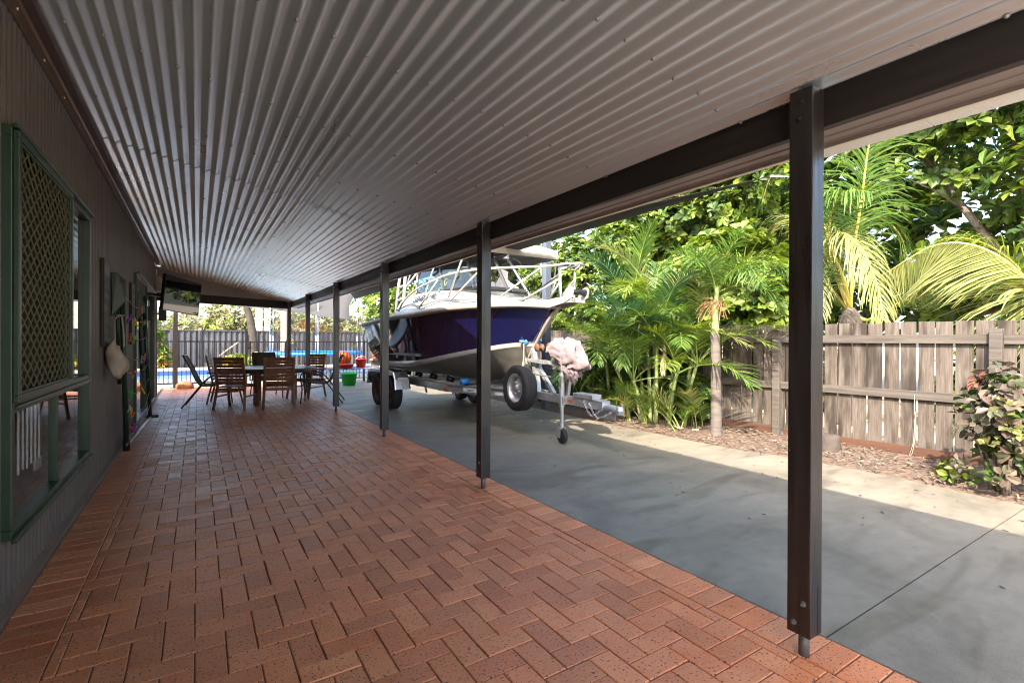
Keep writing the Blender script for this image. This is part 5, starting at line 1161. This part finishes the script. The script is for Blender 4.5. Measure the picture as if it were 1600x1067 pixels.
# small palm with a ringed grey trunk
spm = thing('foxtail_palm', 'small palm with ringed grey trunk and drooping plume fronds before the fence', 'palm', (6.06,4.2,0))
mb = MB(); pts = spline([(6.06,4.2,-.05),(6.06,4.2,.25),(6.05,4.2,.8),(6.04,4.21,1.42)],8); mb.tube(pts, [(.098 if i < 2 else .078-.018*i/24)+(.004 if i%2 else 0) for i in range(25)], 14); mb.build('trunk', m_palmtrunk, spm, smooth=True)
mb = MB(); mb.tube(spline([(6.04,4.21,1.40),(6.03,4.2,1.7),(6.0,4.15,2.05)],5), [.06-.035*i/10 for i in range(11)], 10); mb.build('crownshaft', m_cane, spm, smooth=True)
for az, ln, el, bd in ((5.0,1.15,.95,2.9),(4.3,1.1,.75,2.6),(5.6,1.1,1.15,2.7),(3.4,1.0,1.0,2.3),(2.3,.9,1.2,1.6),(1.3,.9,1.1,1.6),(0.3,1.0,.95,2.3),(4.7,.9,1.42,1.3),(4.9,1.0,.35,2.4)):
    mb = MB(); frond(mb, arc((6.02,4.18,1.98), az, ln, el, bd), 64, .33, .019, 1.1, .45, t0=.12, rr=.011, vee=rnd(-.2,.6), jit=.9); mb.build('frond', [random.choice([m_frondG,m_leafY,m_frondG]), m_rachg], spm)
mb = MB(); 
for k in range(40):
    a = rnd(0,6.3); p = Vector((6.02+.06*math.cos(a),4.17+.06*math.sin(a),1.86)); q = p+Vector((rnd(-.22,.10),rnd(-.16,.16),rnd(-.30,.05))); mb.tube([p,p.lerp(q,.6)+Vector((0,0,.04)),q], .004, 4)
mb.build('seed_stalk', m_dryfib, spm)
# dry fibrous palm stem
dps = thing('dry_palm_stem', 'shaggy brown dry palm stem standing at the concrete edge beside the coupling', 'palm stem', (6.0,5.9,0))
mb = MB()
for k in range(46):
    a = rnd(0,6.3); r_ = rnd(.01,.05); z0 = rnd(.0,.3); p = Vector((6.0+r_*math.cos(a),5.9+r_*math.sin(a),z0)); q = Vector((5.99+r_*.7*math.cos(a+1)-.02,5.9+r_*.7*math.sin(a+1),z0+rnd(.3,.52))); mb.tube([p,p.lerp(q,.5)+Vector((rnd(-.015,.015),rnd(-.015,.015),0)),q], [.008,.010,.005], 5)
mb.build('fibres', m_dryfib, dps)
shrub('hedge_shrub', 'dark green bushy shrub filling the fence behind the cane palm clump', 'shrub', (6.6,5.9,0), [(6.62,5.4,.7,.22,.6,.6),(6.62,6.4,.7,.22,.6,.65),(6.6,4.9,.45,.2,.35,.4),(6.62,7.2,.8,.2,.5,.6),(6.7,5.9,1.4,.25,.8,.5)], 620, .13, .06, 7, [m_leafA,m_leafB,m_leafY], [5,4,2], -.6, 57, .012, 9)
# dark strappy plants in the shade behind the trailer
for k, (bx, by, s_, lab) in enumerate([(6.35,7.5,1.0,'dark strap leaved plant in shade behind the cloth covered winch'),(6.3,8.7,1.1,'dark strap leaved plant beyond the spare wheel'),(6.45,6.75,.8,'low dark strap leaved plant between the winch and the cane palms')]):
    t = thing('strap_plant', lab, 'plant', (bx,by,0), 'dark strap leaved plants along the fence'); mb = MB(); random.seed(70+k)
    for i in range(58):
        az = rnd(0,6.3); el = rnd(.75,1.5); ln = s_*rnd(.8,1.5); pts = arc((bx+rnd(-.18,.18),by+rnd(-.3,.3),0), az, ln, el, rnd(.9,1.9), 5); w_ = .045*s_; b0 = len(mb.v); sd = Vector((-math.sin(az),math.cos(az),0))
        for j, p in enumerate(pts): ww = w_*(.7,1,1,.9,.6,.06)[j]; mb.v += [tuple(p-sd*ww*.5),tuple(p+sd*ww*.5)]
        mi = random.choices([0,1,2],[6,1.4,.5])[0]
        for j in range(5): mb.f.append((b0+2*j,b0+2*j+1,b0+2*j+3,b0+2*j+2)); mb.m.append(mi)
    mb.build('leaves', [m_leafB,m_leafY,m_frondY], t)
# coconut palm behind the fence right of the first post
random.seed(81)
c1 = thing('coconut_palm', 'coconut palm behind the fence with yellow drooping fronds beside the first post', 'palm', (9.0,3.8,0))
mb = MB(); mb.tube(spline([(9.05,3.85,-.05),(9.0,3.8,.7),(9.0,3.78,1.75)],6), [.20-.05*i/12 for i in range(13)], 12); mb.build('trunk', m_palmtrunk, c1, smooth=True)
mb = MB(); mb.lathe([(.0,-.3),(.17,-.25),(.17,.0),(.11,.12),(.05,.2)], (9.0,3.78,1.68), n=12); mb.build('fibre_sheath', m_bark, c1, smooth=True)
ct = Vector((9.0,3.78,1.8))
CF = [([ct, pX(1333,400,9.0), pX(1345,320,8.95), pX(1357,230,8.9), pX(1372,160,8.8), pX(1392,120,8.7)], 135, 1.12, .022, m_frondG, m_rach, 1.15, 1.5, .10),
      ([ct, pX(1306,430,8.9), pX(1296,380,8.8), pX(1300,330,8.6), pX(1322,300,8.3), pX(1360,300,8.0)], 80, .80, .022, m_frondG, m_rach, .9, 1.3, .2),
      ([ct, pX(1320,440,8.8), pX(1300,385,8.5), pX(1318,365,8.2), pX(1348,392,7.9), pX(1372,450,7.7), pX(1380,500,7.6)], 84, .70, .020, m_frondY, m_rach, .8, 1.4, .2),
      ([ct, pX(1300,420,9.1), pX(1262,360,9.2), pX(1225,345,9.2), pX(1200,375,9.1), pX(1190,420,9.0)], 76, .66, .020, m_frondY, m_rach, .9, 1.3, .2),
      ([ct, pX(1290,360,9.3), pX(1262,270,9.3), pX(1235,250,9.2), pX(1205,275,9.1), pX(1190,320,9.0)], 80, .76, .022, m_frondG, m_rach, .9, 1.3, .2),
      ([ct, pX(1357,500,9.0), pX(1392,480,8.9), pX(1430,464,8.8), pX(1484,447,8.6), pX(1530,450,8.4)], 80, .52, .02, m_frondG, m_rach, 1.0, .9, .12),
      ([ct, pX(1310,430,9.3), pX(1330,360,9.6), pX(1368,340,9.9), pX(1405,365,10.0), pX(1422,420,10.0)], 80, .7, .022, m_frondG, m_rach, .9, 1.2, .2),
      ([ct, pX(1290,440,9.2), pX(1275,415,9.0), pX(1278,440,8.7), pX(1282,490,8.5)], 60, .55, .02, m_frondY, m_rach, .8, 1.3, .2)]
for pts, n_, lf, wf, mt, mr_, an, dr_, t0 in CF:
    mb = MB(); frond(mb, pts, n_, lf, wf, an, dr_, t0=t0, rr=.028, vee=.05, seg=5, tipw=.45, jit=.32); mb.build('frond', [mt, mr_], c1)
c2 = thing('coconut_palm', 'coconut palm at the right edge arching one huge pale frond over the fence', 'palm', (8.6,-.2,0))
mb = MB(); mb.tube(spline([(8.65,-.25,-.05),(8.6,-.2,.8),(8.55,-.1,1.5)],5), [.2-.05*i/10 for i in range(11)], 12); mb.build('trunk', m_palmtrunk, c2, smooth=True)
c2t = Vector((8.55,-.1,1.5))
big = [c2t, pX(1640,470,8.4), pX(1600,432,8.25), pX(1570,407,8.15), pX(1540,390,8.1), pX(1510,381,8.05), pX(1480,380,8.0), pX(1450,387,7.95), pX(1420,404,7.9), pX(1395,420,7.9), pX(1372,434,7.9)]
mb = MB(); frond(mb, big, 170, 1.05, .024, .9, .5, t0=.2, rr=.03, vee=-1.35, seg=4, tipw=.22, jit=.12); mb.build('frond', [m_frondY, m_rach], c2)
big2 = [c2t]+[p+Vector((1.0,.25,.22)) for p in big[1:8]]
mb = MB(); frond(mb, big2, 110, .9, .024, 1.2, 1.2, t0=.2, rr=.03, vee=.2, seg=4, tipw=.25); mb.build('frond', [m_leafY, m_rach], c2)
# pool-side palms and trunks
pt = thing('royal_palm', 'thick pale palm trunk rising beside the trampoline past the last posts', 'palm', (3.72,24.6,0)); mb = MB(); mb.tube(spline([(3.72,26.9,-.05),(3.72,26.9,1.0),(3.7,26.9,3.2),(3.68,26.9,5.0)],5), [.24,.23,.21,.2,.2,.2,.19,.19,.185,.18,.18,.18,.175,.17,.17,.17], 14); mb.build('trunk', M('pale_trunk',(.46,.36,.29),rough=.9,col2=(.36,.28,.23),scale=2,stretch=(1,1,6)), pt, smooth=True)
for k in range(9):
    mb = MB(); frond(mb, arc((3.68,26.9,5.0), k*.7, 2.6, rnd(.3,1.2), rnd(1.2,2.2)), 40, .6, .045, 1.0, .5, t0=.15, rr=.03); mb.build('frond', [m_frondG, m_rachg], pt)
ctk = thing('leaning_tree', 'dark curved tree trunk leaning behind the pool gate', 'tree', (2.2,27.4,0)); mb = MB(); mb.tube(spline([pY(398,590,27.2),pY(396,540,27.2),pY(393,510,27.2),pY(386,482,27.2),pY(374,462,27.2)],5), [.24-.006*i for i in range(21)], 10); mb.build('trunk', M('shaded_bark',(.035,.028,.024),rough=.95,col2=(.055,.045,.038),bump=.6), ctk, smooth=True)  # shade on this trunk is put into a darker bark colour
crown([(1.2,27.2,3.9,.9,.6,.5)], 120, .22, .1, 6, [m_leafO,m_leafA], [3,1], -.4, 91).build('crown', [m_leafO,m_leafA], ctk)
random.seed(95)
pp = thing('feather_palm', 'yellowing feather palm behind the boat stern between the third and fourth posts', 'palm', (6.3,20.5,0)); mb = MB(); mb.tube([(6.3,20.5,-.05),(6.3,20.5,1.4),(6.25,20.5,2.9)], [.14,.12,.11], 10); mb.build('trunk', m_bark, pp, smooth=True)
for k in range(13):
    mb = MB(); frond(mb, arc((6.25,20.5,2.9), k*2.4, 2.0, rnd(-.1,1.2), rnd(1.2,2.4)), 34, .5, .045, 1.0, .7, t0=.12, rr=.025); mb.build('frond', [random.choice([m_frondY,m_leafY,m_frondG]), m_rach], pp)
mb = MB(); mb.tube(spline([pY(343,556,26.7),pY(356,546,26.7),pY(368,538,26.7),pY(374,533,26.7)],4), .035, 6); tag(mb.build('dry_branch', m_frondD, smooth=True), 'pale dry branch leaning on the corrugated fence behind the pool', 'branch')
# loose scraps on the ground
for k, (x, y_, lab, s_) in enumerate([(1062,672,'larger torn white paper scrap at the foot of the cane palms',.09),(1086,673,'small white paper scrap beside the foxtail palm trunk',.045),(1212,690,'crumpled white scrap on the mulch near the fence post',.04)]):
    p = pZ(x,y_,.03); mb = MB(); random.seed(k); mb.add([p+Vector((rnd(-1,1)*s_,rnd(-1,1)*s_,rnd(0,.8)*s_)) for _ in range(6)], [(0,1,2),(1,2,3),(2,3,4),(3,4,5)]); tag(mb.build('paper_scrap', m_whitep, solid=.001), lab, 'litter', 'scraps on the mulch')

random.seed(120); mb = MB()
for k in range(150):
    x = 2.45+3.2*random.random()**.45; y_ = rnd(.2,9.5); s_ = rnd(.008,.028); a = rnd(0,6.3); d = Vector((math.cos(a),math.sin(a),0)); leaf(mb, Vector((x,y_,-.003)), d, UP, s_*1.6, s_*.7, 0, .25, -.2)
for k in range(40):
    x = rnd(-.7,2.3); y_ = rnd(.8,9); s_ = rnd(.006,.016); a = rnd(0,6.3); d = Vector((math.cos(a),math.sin(a),0)); leaf(mb, Vector((x,y_,.002)), d, UP, s_*1.6, s_*.7, 0, .25, -.2)
tag(mb.build('leaf_litter', m_chip), kind='stuff')
EXPO = 2.5
# ================================================================== WORLD, SUN, CAMERA
w = bpy.data.worlds.new('World'); scene.world = w; w.use_nodes = True; n = w.node_tree; n.nodes.clear()
sky = n.nodes.new('ShaderNodeTexSky'); sky.sky_type = 'NISHITA'; sky.sun_disc = False
sdir = Vector((-.96, -.62, 1)).normalized()
sky.sun_elevation = math.asin(sdir.z); sky.sun_rotation = math.atan2(sdir.x, sdir.y) % (2*PI); sky.air_density = 1.0; sky.dust_density = 3.0; sky.ozone_density = .5
bg = n.nodes.new('ShaderNodeBackground'); bg.inputs[1].default_value = .15; wo = n.nodes.new('ShaderNodeOutputWorld')
n.links.new(sky.outputs[0], bg.inputs[0]); n.links.new(bg.outputs[0], wo.inputs[0])
sl = bpy.data.lights.new('sun', 'SUN'); sl.energy = 2.8; sl.angle = math.radians(.5); sl.color = (1, .89, .74)
so = bpy.data.objects.new('sun', sl); COL.objects.link(so); so.rotation_euler = (-sdir).to_track_quat('-Z', 'Y').to_euler()
cd = bpy.data.cameras.new('camera'); cam = bpy.data.objects.new('camera', cd); COL.objects.link(cam); scene.camera = cam
cd.sensor_width = 36; cd.lens = F/1600*36; cd.clip_end = 1000; cd.clip_start = .02
b = -fw; cam.matrix_world = Matrix(((cr.x,cu.x,b.x,CAM.x),(cr.y,cu.y,b.y,CAM.y),(cr.z,cu.z,b.z,CAM.z),(0,0,0,1)))
vs = scene.view_settings; vs.view_transform = 'Standard'; vs.look = 'None'; vs.exposure = EXPO; vs.gamma = 1
scene.display_settings.display_device = 'sRGB'
scene.cycles.use_denoising = True; scene.cycles.filter_width = 1.1; scene.cycles.max_bounces = 10; scene.cycles.diffuse_bounces = 5; scene.cycles.transparent_max_bounces = 16
scene.cycles.sample_clamp_indirect = 8; scene.cycles.caustics_reflective = False; scene.cycles.caustics_refractive = False
